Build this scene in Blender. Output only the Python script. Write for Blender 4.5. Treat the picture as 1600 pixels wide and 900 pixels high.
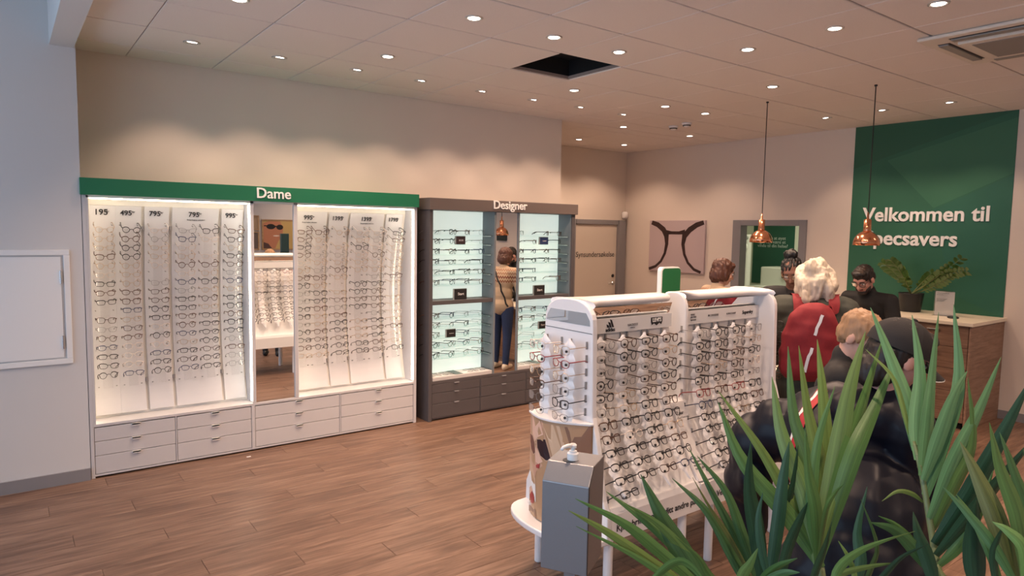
import bpy, bmesh, math, random
from mathutils import Vector, Matrix, Euler
from mathutils.bvhtree import BVHTree

for _o in list(bpy.data.objects):
    bpy.data.objects.remove(_o)
SC = bpy.context.scene
COL = SC.collection
PI = math.pi

# ------------------------------------------------------------------ camera
cam_data = bpy.data.cameras.new('camera')
cam_data.sensor_width = 36.0
cam_data.lens = 1061.55 / 1600 * 36.0
cam_data.clip_start = 0.05
cam = bpy.data.objects.new('camera', cam_data)
COL.objects.link(cam)
yaw, pitch, roll = math.radians(36.843), math.radians(4.845), math.radians(0.970)
_f = Vector((math.sin(yaw) * math.cos(pitch), math.cos(yaw) * math.cos(pitch), -math.sin(pitch)))
_r0 = Vector((math.cos(yaw), -math.sin(yaw), 0))
_u0 = _r0.cross(_f)
_r = _r0 * math.cos(roll) + _u0 * math.sin(roll)
_u = -_r0 * math.sin(roll) + _u0 * math.cos(roll)
cam.matrix_world = Matrix(((_r.x, _u.x, -_f.x, 0), (_r.y, _u.y, -_f.y, 0), (_r.z, _u.z, -_f.z, 1.78), (0, 0, 0, 1)))
SC.camera = cam

# ------------------------------------------------------------------ world, exposure
SC.view_settings.view_transform = 'Standard'
SC.view_settings.look = 'None'
SC.view_settings.gamma = 1
SC.view_settings.use_curve_mapping = False
SC.view_settings.exposure = 0.0
world = bpy.data.worlds.new('world')
SC.world = world
world.use_nodes = True
_bg = world.node_tree.nodes['Background']
_bg.inputs[0].default_value = (0.60, 0.77, 1.0, 1)
_bg.inputs[1].default_value = 3.4
SPOT_W = 74.0          # watts of each recessed downlight
LAMP_COLOR = (1.0, 0.69, 0.50)
# daylight comes through the shop windows: portals steer the sampling of the sky
def portal(name, loc, rot, sx, sy):
    d = bpy.data.lights.new(name, 'AREA')
    d.shape = 'RECTANGLE'; d.size = sx; d.size_y = sy
    d.cycles.is_portal = True
    o = bpy.data.objects.new(name, d); o.location = loc; o.rotation_euler = rot
    COL.objects.link(o)
portal('window_portal', (-2.26, 1.6, 1.6), (0, -PI / 2, 0), 2.8, 7.2)

# ------------------------------------------------------------------ materials
MATS = {}
def mat(name, col, rough=0.6, metal=0.0, noise=0.0, nscale=20.0, emit=None, estr=1.0, spec=0.5, coat=0.0, bump=0.0, bscale=200.0, stretch=None, transl=0.0):
    if name in MATS: return MATS[name]
    m = bpy.data.materials.new(name); m.use_nodes = True
    nt = m.node_tree; b = nt.nodes['Principled BSDF']
    c = (*col, 1)
    b.inputs['Base Color'].default_value = c
    b.inputs['Roughness'].default_value = rough
    b.inputs['Metallic'].default_value = metal
    b.inputs['Specular IOR Level'].default_value = spec
    b.inputs['Coat Weight'].default_value = coat
    if transl: b.inputs['Transmission Weight'].default_value = transl
    if emit:
        b.inputs['Emission Color'].default_value = (*emit, 1)
        b.inputs['Emission Strength'].default_value = estr
    if noise or bump:
        tc = nt.nodes.new('ShaderNodeTexCoord')
        src = tc.outputs['Object']
        if stretch:
            mp = nt.nodes.new('ShaderNodeMapping'); mp.inputs['Scale'].default_value = stretch
            nt.links.new(src, mp.inputs[0]); src = mp.outputs[0]
    if noise:
        n = nt.nodes.new('ShaderNodeTexNoise'); n.inputs['Scale'].default_value = nscale; n.inputs['Detail'].default_value = 4
        nt.links.new(src, n.inputs['Vector'])
        r = nt.nodes.new('ShaderNodeMapRange'); r.inputs[3].default_value = 1 - noise; r.inputs[4].default_value = 1 + noise
        nt.links.new(n.outputs['Fac'], r.inputs[0])
        mx = nt.nodes.new('ShaderNodeMix'); mx.data_type = 'RGBA'; mx.blend_type = 'MULTIPLY'; mx.inputs[0].default_value = 1
        mx.inputs[6].default_value = c
        nt.links.new(r.outputs[0], mx.inputs[7]); nt.links.new(mx.outputs[2], b.inputs['Base Color'])
    if bump:
        n2 = nt.nodes.new('ShaderNodeTexNoise'); n2.inputs['Scale'].default_value = bscale
        nt.links.new(src, n2.inputs['Vector'])
        bp = nt.nodes.new('ShaderNodeBump'); bp.inputs['Strength'].default_value = bump; bp.inputs['Distance'].default_value = 0.002
        nt.links.new(n2.outputs['Fac'], bp.inputs['Height']); nt.links.new(bp.outputs[0], b.inputs['Normal'])
    MATS[name] = m
    return m

def wood(name, c1, c2, c3, axis=0, rough=0.45, per_object=True, bands=1.0):
    """long grain along one object axis, tone varies from piece to piece"""
    m = bpy.data.materials.new(name); m.use_nodes = True
    nt = m.node_tree; b = nt.nodes['Principled BSDF']; L = nt.links.new
    tc = nt.nodes.new('ShaderNodeTexCoord')
    geo = nt.nodes.new('ShaderNodeNewGeometry')
    oi = nt.nodes.new('ShaderNodeObjectInfo')
    comb = nt.nodes.new('ShaderNodeVectorMath'); comb.operation = 'MULTIPLY_ADD'
    L(oi.outputs['Random'], comb.inputs[0]); comb.inputs[1].default_value = (37, 11, 5)
    L(geo.outputs['Position'] if not per_object else tc.outputs['Object'], comb.inputs[2])
    mp = nt.nodes.new('ShaderNodeMapping')
    s = [34.0, 34.0, 34.0]; s[axis] = 3.0
    mp.inputs['Scale'].default_value = s
    L(comb.outputs[0], mp.inputs[0])
    n = nt.nodes.new('ShaderNodeTexNoise'); n.inputs['Scale'].default_value = bands; n.inputs['Detail'].default_value = 7; n.inputs['Roughness'].default_value = 0.62
    n.inputs['Distortion'].default_value = 0.5
    L(mp.outputs[0], n.inputs['Vector'])
    n3 = nt.nodes.new('ShaderNodeTexNoise'); n3.inputs['Scale'].default_value = 1.4; n3.inputs['Detail'].default_value = 3
    mp3 = nt.nodes.new('ShaderNodeMapping'); s3 = [3.0] * 3; s3[axis] = 0.9; mp3.inputs['Scale'].default_value = s3
    L(comb.outputs[0], mp3.inputs[0]); L(mp3.outputs[0], n3.inputs['Vector'])
    add = nt.nodes.new('ShaderNodeMath'); add.operation = 'MULTIPLY_ADD'; add.inputs[1].default_value = 0.42
    L(n3.outputs['Fac'], add.inputs[0]); L(n.outputs['Fac'], add.inputs[2])
    sub = nt.nodes.new('ShaderNodeMath'); sub.operation = 'SUBTRACT'; sub.inputs[1].default_value = 0.21
    L(add.outputs[0], sub.inputs[0])
    cr = nt.nodes.new('ShaderNodeValToRGB')
    cr.color_ramp.elements[0].position = 0.32; cr.color_ramp.elements[0].color = (*c1, 1)
    cr.color_ramp.elements[1].position = 0.70; cr.color_ramp.elements[1].color = (*c3, 1)
    e = cr.color_ramp.elements.new(0.5); e.color = (*c2, 1)
    L(sub.outputs[0], cr.inputs[0])
    hs = nt.nodes.new('ShaderNodeHueSaturation')
    mr = nt.nodes.new('ShaderNodeMapRange'); mr.inputs[3].default_value = 0.94; mr.inputs[4].default_value = 1.06
    L(oi.outputs['Random'], mr.inputs[0]); L(mr.outputs[0], hs.inputs['Value'])
    L(cr.outputs[0], hs.inputs['Color']); L(hs.outputs[0], b.inputs['Base Color'])
    b.inputs['Roughness'].default_value = rough
    bp = nt.nodes.new('ShaderNodeBump'); bp.inputs['Strength'].default_value = 0.12; bp.inputs['Distance'].default_value = 0.002
    L(n.outputs['Fac'], bp.inputs['Height']); L(bp.outputs[0], b.inputs['Normal'])
    return m

def glassy(name, tint, gloss=0.12, rough=0.02, trans=None):
    m = bpy.data.materials.new(name); m.use_nodes = True
    nt = m.node_tree; nt.nodes.remove(nt.nodes['Principled BSDF'])
    out = nt.nodes['Material Output']
    t = nt.nodes.new('ShaderNodeBsdfTransparent'); t.inputs[0].default_value = (*tint, 1)
    g = nt.nodes.new('ShaderNodeBsdfGlossy'); g.inputs['Roughness'].default_value = rough; g.inputs[0].default_value = (1, 1, 1, 1)
    fr = nt.nodes.new('ShaderNodeLayerWeight'); fr.inputs[0].default_value = 0.25
    mr = nt.nodes.new('ShaderNodeMapRange'); mr.inputs[3].default_value = gloss; mr.inputs[4].default_value = min(1, gloss + 0.4)
    mx = nt.nodes.new('ShaderNodeMixShader')
    nt.links.new(fr.outputs['Fresnel'], mr.inputs[0]); nt.links.new(mr.outputs[0], mx.inputs[0])
    nt.links.new(t.outputs[0], mx.inputs[1]); nt.links.new(g.outputs[0], mx.inputs[2]); nt.links.new(mx.outputs[0], out.inputs[0])
    return m

LAMPWARM = mat('wall_paint_lamp_warm', (0.71, 0.62, 0.54), 0.85, noise=0.015, nscale=3, bump=0.15, bscale=260)  # same paint as the pillar, lamp warmth put into its colour
WALL = mat('wall_paint', (0.63, 0.62, 0.615), 0.85, noise=0.015, nscale=3, bump=0.15, bscale=260)
WHITE = mat('white_laminate', (0.82, 0.80, 0.78), 0.4)
GLOSSW = mat('gloss_white', (0.86, 0.86, 0.87), 0.22, coat=0.3)
GREYTRIM = mat('grey_trim', (0.24, 0.23, 0.24), 0.5, noise=0.03)
TILE = mat('ceiling_tile', (0.80, 0.74, 0.70), 0.9, noise=0.05, nscale=120, bump=0.3, bscale=400)
TGRID = mat('ceiling_grid', (0.30, 0.24, 0.21), 0.7)
GREEN = mat('brand_green', (0.007, 0.155, 0.072), 0.5)
DARK = mat('dark_void', (0.006, 0.006, 0.007), 0.9)  # near-black colour standing in for shade in voids and gaps
BLACK = mat('black_plastic', (0.012, 0.012, 0.013), 0.4)
LETTERW = mat('white_letters', (0.88, 0.86, 0.83), 0.5)
INK = mat('black_ink', (0.015, 0.015, 0.018), 0.6)
GREYINK = mat('grey_ink', (0.16, 0.15, 0.15), 0.6)
CHAR = mat('charcoal_laminate', (0.085, 0.075, 0.078), 0.5, noise=0.04)
SLATE = mat('slate_laminate', (0.17, 0.19, 0.205), 0.55)
STEEL = mat('brushed_steel', (0.60, 0.58, 0.58), 0.38, metal=0.85, noise=0.05, nscale=60, stretch=(1, 1, 30))
CHROME = mat('chrome', (0.8, 0.8, 0.8), 0.2, metal=1.0)
PULL = mat('pull_bright', (0.85, 0.84, 0.82), 0.35, metal=0.2)
MIRROR = mat('mirror_silver', (0.93, 0.94, 0.93), 0.01, metal=1.0)
COPPER = mat('copper', (0.90, 0.42, 0.24), 0.18, metal=1.0)
LENS = glassy('clear_lens', (0.97, 0.98, 0.98), 0.06)
GLASS = glassy('shelf_glass', (0.92, 0.97, 0.955), 0.08)
PANE = glassy('window_glass', (0.95, 0.97, 0.98), 0.05)
ACRYL = glassy('clear_acrylic', (0.94, 0.95, 0.96), 0.10, 0.1)

# ------------------------------------------------------------------ geometry helpers
def world_of(o):
    return (world_of(o.parent) @ o.matrix_parent_inverse if o.parent else Matrix()) @ o.matrix_basis
def under(o, parent):
    """parent without moving: everything is written in room coordinates"""
    if parent:
        o.parent = parent; o.matrix_parent_inverse = world_of(parent).inverted()
    return o
class B:
    def __init__(s): s.v = []; s.f = []; s.mi = []; s.uv = None
    def add(s, v, f, m=0):
        o = len(s.v); s.v += [tuple(p) for p in v]; s.f += [tuple(i + o for i in q) for q in f]; s.mi += [m] * len(f); return s
    def box(s, x0, x1, y0, y1, z0, z1, m=0, M=None):
        v = [(x, y, z) for x in (x0, x1) for y in (y0, y1) for z in (z0, z1)]
        if M: v = [M @ Vector(p) for p in v]
        return s.add(v, [(0, 1, 3, 2), (4, 6, 7, 5), (0, 4, 5, 1), (2, 3, 7, 6), (0, 2, 6, 4), (1, 5, 7, 3)], m)
    def prism(s, poly, a, lo, hi, m=0):
        """poly: 2-D outline, extruded along axis a (0,1,2); the two others in cyclic order (yz / xz / xy)"""
        def p3(p, t): return (t, p[0], p[1]) if a == 0 else ((p[0], t, p[1]) if a == 1 else (p[0], p[1], t))
        n = len(poly)
        v = [p3(p, lo) for p in poly] + [p3(p, hi) for p in poly]
        f = [tuple(range(n))[::-1], tuple(range(n, 2 * n))] + [(i, (i + 1) % n, n + (i + 1) % n, n + i) for i in range(n)]
        return s.add(v, f, m)
    def lathe(s, prof, n=24, c=(0, 0, 0), M=None, m=0, caps=True):
        v = []; f = []
        for r, z in prof:
            for k in range(n):
                t = 2 * PI * k / n; v.append(Vector((r * math.cos(t), r * math.sin(t), z)))
        for i in range(len(prof) - 1):
            for k in range(n):
                k2 = (k + 1) % n; f.append((i * n + k, i * n + k2, (i + 1) * n + k2, (i + 1) * n + k))
        if caps:
            f.append(tuple(range(n))[::-1]); f.append(tuple((len(prof) - 1) * n + k for k in range(n)))
        if M: v = [M @ p for p in v]
        c = Vector(c)
        return s.add([p + c for p in v], f, m)
    def tube(s, pts, r, n=6, closed=False, m=0):
        P = [Vector(p) for p in pts]; N = len(P)
        R = r if isinstance(r, (list, tuple)) else [r] * N
        v = []; f = []; up = None
        for i in range(N):
            a = P[i - 1] if (i > 0 or closed) else P[i]; b = P[(i + 1) % N] if (i < N - 1 or closed) else P[i]
            t = (b - a).normalized()
            if up is None:
                up = Vector((0, 0, 1)) if abs(t.z) < 0.9 else Vector((1, 0, 0))
            x = t.cross(up)
            if x.length < 1e-5: x = t.orthogonal()
            x.normalize(); up2 = x.cross(t); up = up2
            for k in range(n):
                q = 2 * PI * k / n
                v.append(P[i] + x * (math.cos(q) * R[i]) + up2 * (math.sin(q) * R[i]))
        for i in range(N if closed else N - 1):
            j = (i + 1) % N
            for k in range(n):
                k2 = (k + 1) % n; f.append((i * n + k, i * n + k2, j * n + k2, j * n + k))
        if not closed:
            f.append(tuple(range(n))[::-1]); f.append(tuple((N - 1) * n + k for k in range(n)))
        return s.add(v, f, m)
    def cap(s, p0, r0, p1, r1, n=12, k=4):
        """tapered capsule"""
        p0, p1 = Vector(p0), Vector(p1); d = p1 - p0; L = d.length
        t = d.normalized() if L > 1e-6 else Vector((0, 0, 1))
        x = t.orthogonal().normalized(); y = t.cross(x)
        prof = [(r0 * math.sin(PI / 2 * i / k), -r0 * math.cos(PI / 2 * i / k)) for i in range(1, k + 1)]
        prof += [(r1 * math.cos(PI / 2 * i / k), L + r1 * math.sin(PI / 2 * i / k)) for i in range(0, k)]
        v = []; f = []
        for r, h in prof:
            for j in range(n):
                q = 2 * PI * j / n; v.append(p0 + t * h + x * (r * math.cos(q)) + y * (r * math.sin(q)))
        m = len(prof)
        for i in range(m - 1):
            for j in range(n):
                j2 = (j + 1) % n; f.append((i * n + j, i * n + j2, (i + 1) * n + j2, (i + 1) * n + j))
        a = len(v); v += [p0 - t * r0, p1 + t * r1]
        for j in range(n):
            j2 = (j + 1) % n; f.append((a, j2, j)); f.append((a + 1, (m - 1) * n + j, (m - 1) * n + j2))
        return s.add(v, f)
    def ell(s, c, rad, Rm=None, n=14, k=9):
        c = Vector(c); v = []; f = []
        for i in range(1, k):
            a = PI * i / k
            for j in range(n):
                q = 2 * PI * j / n
                p = Vector((rad[0] * math.sin(a) * math.cos(q), rad[1] * math.sin(a) * math.sin(q), rad[2] * math.cos(a)))
                v.append(c + (Rm @ p if Rm else p))
        for i in range(k - 2):
            for j in range(n):
                j2 = (j + 1) % n; f.append((i * n + j, (i + 1) * n + j, (i + 1) * n + j2, i * n + j2))
        a = len(v); tp = Vector((0, 0, rad[2])); v += [c + (Rm @ tp if Rm else tp), c - (Rm @ tp if Rm else tp)]
        for j in range(n):
            j2 = (j + 1) % n; f.append((a, j, j2)); f.append((a + 1, (k - 2) * n + j2, (k - 2) * n + j))
        return s.add(v, f)
    def grid(s, rows, m=0):
        """rows of points -> quad sheet"""
        w = len(rows[0]); v = [p for r in rows for p in r]
        f = [(i * w + j, i * w + j + 1, (i + 1) * w + j + 1, (i + 1) * w + j) for i in range(len(rows) - 1) for j in range(w - 1)]
        return s.add(v, f, m)
    def mesh(s, name, mats, smooth=False, bevel=0.0, seg=2):
        me = bpy.data.meshes.new(name)
        me.from_pydata([tuple(p) for p in s.v], [], s.f)
        for m in (mats if isinstance(mats, (list, tuple)) else [mats]): me.materials.append(m)
        if any(s.mi): me.polygons.foreach_set('material_index', s.mi)
        if bevel or not smooth:
            bm = bmesh.new(); bm.from_mesh(me)
            bmesh.ops.recalc_face_normals(bm, faces=bm.faces)
            if bevel:
                es = [e for e in bm.edges if len(e.link_faces) == 2 and e.calc_face_angle(0) > 0.6]
                bmesh.ops.bevel(bm, geom=es, offset=bevel, segments=seg, affect='EDGES', clamp_overlap=True, profile=0.5)
            bm.to_mesh(me); bm.free()
        if smooth: me.polygons.foreach_set('use_smooth', [True] * len(me.polygons))
        return me
    def obj(s, name, mats, parent=None, smooth=False, bevel=0.0, loc=None, seg=2):
        """links the mesh as one object; its origin goes to loc, geometry stays where it was written"""
        if loc is not None: s.v = [(p[0] - loc[0], p[1] - loc[1], p[2] - loc[2]) for p in s.v]
        o = bpy.data.objects.new(name, s.mesh(name, mats, smooth, bevel, seg)); COL.objects.link(o)
        if loc is not None: o.location = loc
        return under(o, parent)

def tag(o, label, cat, group=None, kind=None):
    o['label'] = label; o['category'] = cat
    if group: o['group'] = group
    if kind: o['kind'] = kind
    return o
def empty(name, loc=(0, 0, 0), rz=0.0, label=None, cat=None, group=None):
    o = bpy.data.objects.new(name, None); o.empty_display_size = 0.1; o.location = loc; o.rotation_euler = (0, 0, rz)
    COL.objects.link(o)
    if label: tag(o, label, cat, group)
    return o
def struct(o):
    o['kind'] = 'structure'; return o
def boxo(name, dims, m, parent=None, bevel=0.0, origin=None):
    """a box as one object, its origin at its own centre base (relative to the parent)"""
    x0, x1, y0, y1, z0, z1 = dims
    c = origin or ((x0 + x1) / 2, (y0 + y1) / 2, z0)
    b = B().box(x0, x1, y0, y1, z0, z1)
    return b.obj(name, m, parent, bevel=bevel, loc=c)

FACE_MY = Matrix(((1, 0, 0), (0, 0, -1), (0, 1, 0)))       # text reads from -y
FACE_MX = Matrix(((0, 0, -1), (-1, 0, 0), (0, 1, 0)))      # text reads from -x
WORK = bpy.data.scenes.new('work')          # small side scene: modifiers and letters are evaluated there, then it is removed
def evaluated(o):
    WORK.collection.objects.link(o)
    vl = WORK.view_layers[0]; vl.update()
    me = bpy.data.meshes.new_from_object(o.evaluated_get(vl.depsgraph))
    d = o.data; bpy.data.objects.remove(o)
    (bpy.data.curves if isinstance(d, bpy.types.Curve) else bpy.data.meshes).remove(d)
    return me
def text(body, width, loc, R, m, parent=None, name='lettering', depth=0.0008, bold=0.0, line=1.0):
    c = bpy.data.curves.new(name, 'FONT'); c.body = body; c.size = 1.0; c.space_line = line
    c.resolution_u = 3; c.offset = bold; c.extrude = 0.01
    me = evaluated(bpy.data.objects.new(name, c))
    xs = [v.co.x for v in me.vertices]
    k = width / max(max(xs) - min(xs), 1e-3)
    for v in me.vertices: v.co = (v.co.x * k, v.co.y * k, v.co.z / 0.01 * depth)
    me.name = name; me.materials.clear(); me.materials.append(m)
    o = bpy.data.objects.new(name, me); COL.objects.link(o)
    o.matrix_basis = Matrix.Translation(loc) @ R.to_4x4()
    return under(o, parent)
ORD = 'first second third fourth fifth sixth seventh eighth ninth tenth eleventh twelfth thirteenth fourteenth fifteenth sixteenth seventeenth eighteenth nineteenth twentieth'.split()
rnd = random.Random(7)
# ================================================================== ROOM
ZC = 3.02
PLANK = wood('floor_plank', (0.100, 0.054, 0.036), (0.168, 0.096, 0.064), (0.255, 0.158, 0.110), 0, 0.42)
fl = struct(B().box(-2.3, 7.98, -2.3, 7.7, -0.12, -0.004).obj('floor', wood('floor_far', (0.100, 0.054, 0.036), (0.168, 0.096, 0.064), (0.255, 0.158, 0.110), 0, 0.42), bevel=0, loc=(0, 0, 0)))
# vinyl planks laid along x; the nearest and most visible ones are single pieces
PW, PL = 0.182, 1.22
plank_me = B().box(0, PL - 0.002, 0, PW - 0.002, -0.004, 0.0).mesh('plank', PLANK, bevel=0.0012, seg=1)
cnt = 0
for r in range(28):
    y = 0.86 + r * PW
    off = (r * 0.437) % PL
    xs = -1.2 - off
    while xs < 4.9:
        lo, hi = 0.05 * (y - 0.9) - 0.9, 1.6 + 0.72 * y
        if xs + PL > lo and xs < hi:
            o = bpy.data.objects.new('plank', plank_me); COL.objects.link(o); o.location = (xs, y, rnd.uniform(0, 0.0004)); under(o, fl); cnt += 1
        xs += PL
# rest of the floor: same boards, joined
fb = B()
for r in range(-18, 38):
    y = 0.86 + r * PW
    off = (r * 0.437) % PL
    xs = -1.2 - off - PL
    while xs < 7.9:
        lo, hi = 0.05 * (y - 0.9) - 0.9, 1.6 + 0.72 * y
        near = 0 <= r < 28 and xs >= -1.2 - off and xs + PL > lo and xs < hi and xs < 4.9
        if not near and xs + PL > -2.3:
            fb.box(max(xs, -2.3), min(xs + PL - 0.002, 7.98), y, min(y + PW - 0.002, 7.7), -0.004, 0.0)
        xs += PL
o = fb.obj('floor_boards', wood('floor_board', (0.100, 0.054, 0.036), (0.168, 0.096, 0.064), (0.255, 0.158, 0.110), 0, 0.42, per_object=False), fl); o['kind'] = 'stuff'

# walls
wn = struct(B().box(0.432, 5.065, 5.88, 7.69, 0, 3.06).obj('wall_display', LAMPWARM))
wp = struct(B().box(-2.3, 0.43, 5.43, 6.1, 0, 3.5).obj('wall_pillar', WALL))
struct(B().box(5.065, 7.99, 7.57, 7.69, 0, 3.06).obj('wall_alcove', LAMPWARM))
wb = struct(B().box(7.88, 7.99, -2.3, 4.60, 0, 3.06).box(7.88, 7.99, 5.46, 7.57, 0, 3.06).box(7.88, 7.99, 4.60, 5.46, 1.92, 3.06).obj('wall_back', LAMPWARM))
struct(B().box(-2.3, 7.99, -2.42, -2.3, 0, 3.5).obj('wall_front', WALL))
# window wall on the street side: sill, head, posts and panes
wl = struct(B().box(-2.42, -2.3, -2.3, 5.43, 0, 0.35).box(-2.42, -2.3, -2.3, 5.43, 2.95, 3.5)
            .box(-2.42, -2.3, -2.3, -1.9, 0.35, 2.95).box(-2.42, -2.3, 5.2, 5.43, 0.35, 2.95).obj('wall_street', WALL))
for k in range(3):
    y0, y1 = -1.9 + k * 7.1 / 3, -1.9 + (k + 1) * 7.1 / 3
    w = struct(B().box(-2.40, -2.33, y0, y0 + 0.06, 0.35, 2.95).box(-2.40, -2.33, y1 - 0.06, y1, 0.35, 2.95)
               .box(-2.40, -2.33, y0, y1, 0.35, 0.41).box(-2.40, -2.33, y0, y1, 2.89, 2.95).box(-2.40, -2.33, y0, y1, 2.1, 2.15).obj('window_%d' % (k + 1), GREYTRIM))
    B().box(-2.372, -2.364, y0 + 0.06, y1 - 0.06, 0.41, 2.89).obj('pane', PANE, w)

# ceiling: a slab, the visible grid and every tile (one tile is missing, two are cut by the air unit)
ce = struct(B().box(0.42, 5.065, -2.3, 5.88, 3.19, 3.25).box(5.065, 7.98, -2.3, 7.6, 3.19, 3.25).obj('ceiling', DARK))
struct(B().box(-2.3, 0.285, -2.3, 5.43, 3.42, 3.5).obj('ceiling_window_bay', WALL))
struct(B().box(0.285, 0.42, -2.3, 5.88, 2.93, 3.5).obj('trim_1', WALL))
GX = [0.42 + 0.0] + [0.78 + 0.6 * k for k in range(12)] + [7.88]
GY = [-2.3] + [-2.28 + 0.6 * k for k in range(0, 14)] + [5.88]
GY2 = [5.885, 6.12, 6.72, 7.32, 7.57]
def inset(x0, x1, y0, y1):
    return x0 + 0.003, x1 - 0.003, y0 + 0.007, y1 - 0.007
tile_cache = {}
def tile(x0, x1, y0, y1):
    a = inset(x0, x1, y0, y1)
    k = (round(a[1] - a[0], 3), round(a[3] - a[2], 3))
    if k not in tile_cache:
        tile_cache[k] = B().box(0, k[0], 0, k[1], 0, 0.018).mesh('ceiling_tile', TILE, bevel=0.003, seg=1)
    o = bpy.data.objects.new('ceiling_tile', tile_cache[k]); COL.objects.link(o)
    o.location = (a[0], a[2], ZC + rnd.uniform(-0.001, 0.001)); under(o, ce)
grid = B()
for i in range(len(GX) - 1):
    for ys in (GY, GY2):
        for j in range(len(ys) - 1):
            x0, x1, y0, y1 = GX[i], GX[i + 1], ys[j], ys[j + 1]
            if x1 - x0 < 0.02 or y1 - y0 < 0.03: continue
            if ys is GY2 and x0 < 4.9: continue
            if ys is GY2 and x0 < 5.065: x0 = 5.07
            if abs(x0 - 3.18) < .01 and abs(y0 - 3.72) < .01: continue
            tile(x0, x1, y0, y1)
for x in GX[1:-1]:
    grid.box(x - 0.012, x + 0.012, -2.3, 5.88, ZC + 0.008, ZC + 0.03)
    if x > 5.07: grid.box(x - 0.012, x + 0.012, 5.88, 7.57, ZC + 0.008, ZC + 0.03)
for y in GY[1:-1]: grid.box(0.42, 7.88, y - 0.012, y + 0.012, ZC + 0.009, ZC + 0.031)
for y in GY2[:-1]: grid.box(5.07, 7.88, y - 0.012, y + 0.012, ZC + 0.009, ZC + 0.031)
grid.obj('grid_bars', TGRID, ce)
# the open void above the missing tile: its darkness is painted on near-black sides
vd = B().box(3.17, 3.79, 3.71, 3.725, ZC + 0.012, ZC + 0.16).box(3.17, 3.79, 4.315, 4.33, ZC + 0.012, ZC + 0.16).box(3.165, 3.18, 3.71, 4.33, ZC + 0.012, ZC + 0.16).box(3.78, 3.795, 3.71, 4.33, ZC + 0.012, ZC + 0.16)
vd.obj('void_shade_lining', DARK, ce)

# baseboards
struct(B().box(-2.3, 0.43, 5.416, 5.43, 0, 0.085).obj('baseboard_pillar', GREYTRIM))
struct(B().box(7.866, 7.88, -2.3, 2.42, 0, 0.085).obj('baseboard_back_1', GREYTRIM))
struct(B().box(7.866, 7.88, 5.58, 7.57, 0, 0.085).obj('baseboard_back_2', GREYTRIM))
struct(B().box(-2.3, 7.88, -2.3, -2.286, 0, 0.085).obj('baseboard_front', GREYTRIM))
struct(B().box(5.065, 6.7, 7.556, 7.57, 0, 0.085).obj('baseboard_alcove', GREYTRIM))

# service hatch in the pillar wall
h = empty('wall_hatch', (0.0, 5.43, 0.84), label='white square service hatch flush in the grey-lit wall beside the display cabinet', cat='hatch')
HM = mat('hatch_white', (0.80, 0.80, 0.80), 0.45)
hx0, hx1, hz0, hz1 = -0.42, 0.352, 0.832, 1.60
fr = B().box(hx0, hx1, 5.416, 5.43, hz1 - 0.035, hz1).box(hx0, hx1, 5.416, 5.43, hz0, hz0 + 0.035).box(hx0, hx0 + 0.035, 5.416, 5.43, hz0 + .035, hz1 - .035).box(hx1 - 0.035, hx1, 5.416, 5.43, hz0 + .035, hz1 - .035)
fr.obj('hatch_frame', HM, h, bevel=0.003)
B().box(hx0 + 0.045, hx1 - 0.05, 5.421, 5.43, hz0 + 0.045, hz1 - 0.045).obj('hatch_door', HM, h, bevel=0.002)
for z in (0.98, 1.42): B().box(hx1 - 0.058, hx1 - 0.046, 5.410, 5.424, z - 0.045, z + 0.045).obj('hinge', CHROME, h, bevel=0.002)

# door with lettering in the alcove
d = empty('door_1', (7.27, 7.57, 0)); struct(d)
dx0, dx1, dz = 6.72, 7.84, 1.965
fr = B().box(dx0, dx0 + 0.10, 7.54, 7.57, 0, dz).box(dx1 - 0.15, dx1, 7.50, 7.57, 0, dz).box(dx0 + .1, dx1 - .15, 7.53, 7.57, dz - 0.07, dz)
fr.obj('door_frame', GREYTRIM, d, bevel=0.004)
B().box(dx0 + 0.105, dx1 - 0.155, 7.553, 7.57, 0.01, dz - 0.075).obj('door_leaf', mat('door_cream', (0.66, 0.58, 0.49), 0.5), d, bevel=0.002)
text('Synsundersøkelse', 0.80, Vector((6.835, 7.551, 1.40)), FACE_MY, INK, d, bold=0.002)
hb = B().lathe([(0.024, 0), (0.024, 0.008), (0.009, 0.012), (0.009, 0.045)], 14, (7.62, 7.553, 0.985), Matrix.Rotation(PI / 2, 4, 'X')).tube([(7.62, 7.51, 0.985), (7.60, 7.505, 0.985), (7.49, 7.505, 0.985)], 0.008, 8)
hb.obj('door_handle', CHROME, d, smooth=True)
B().lathe([(0.026, 0), (0.026, 0.012), (0.015, 0.014)], 16, (7.62, 7.553, 1.10), Matrix.Rotation(PI / 2, 4, 'X')).obj('door_lock', BLACK, d, smooth=True)
t = tag(B().lathe([(0.03, 0), (0.045, 0.02), (0.047, 0.09), (0.03, 0.11)], 16, (7.80, 7.50, 1.99)).obj('motion_sensor', WHITE, smooth=True, loc=(7.80, 7.50, 1.99)), 'small white motion sensor up in the corner beside the grey door frame', 'sensor')

# exam-room doorway in the back wall and the room behind it
d = empty('door_2', (7.88, 5.04, 0)); struct(d)
B().box(7.855, 8.0, 4.52, 4.615, 0, 1.968).box(7.855, 8.0, 5.44, 5.566, 0, 1.968).box(7.855, 8.0, 4.615, 5.44, 1.895, 1.968).obj('door_frame', GREYTRIM, d, bevel=0.004)
XW = mat('exam_wall', (0.62, 0.66, 0.54), 0.8)
struct(B().box(10.4, 10.5, 3.6, 7.4, 0, 2.7).box(7.99, 10.5, 3.5, 3.6, 0, 2.7).box(7.99, 10.5, 7.3, 7.4, 0, 2.7).obj('wall_exam_room', XW))
struct(B().box(7.99, 10.5, 3.5, 7.4, -0.1, 0).obj('floor_exam_room', GREYTRIM))
struct(B().box(7.99, 10.5, 3.5, 7.4, 2.6, 2.7).obj('ceiling_exam_room', XW))

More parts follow.
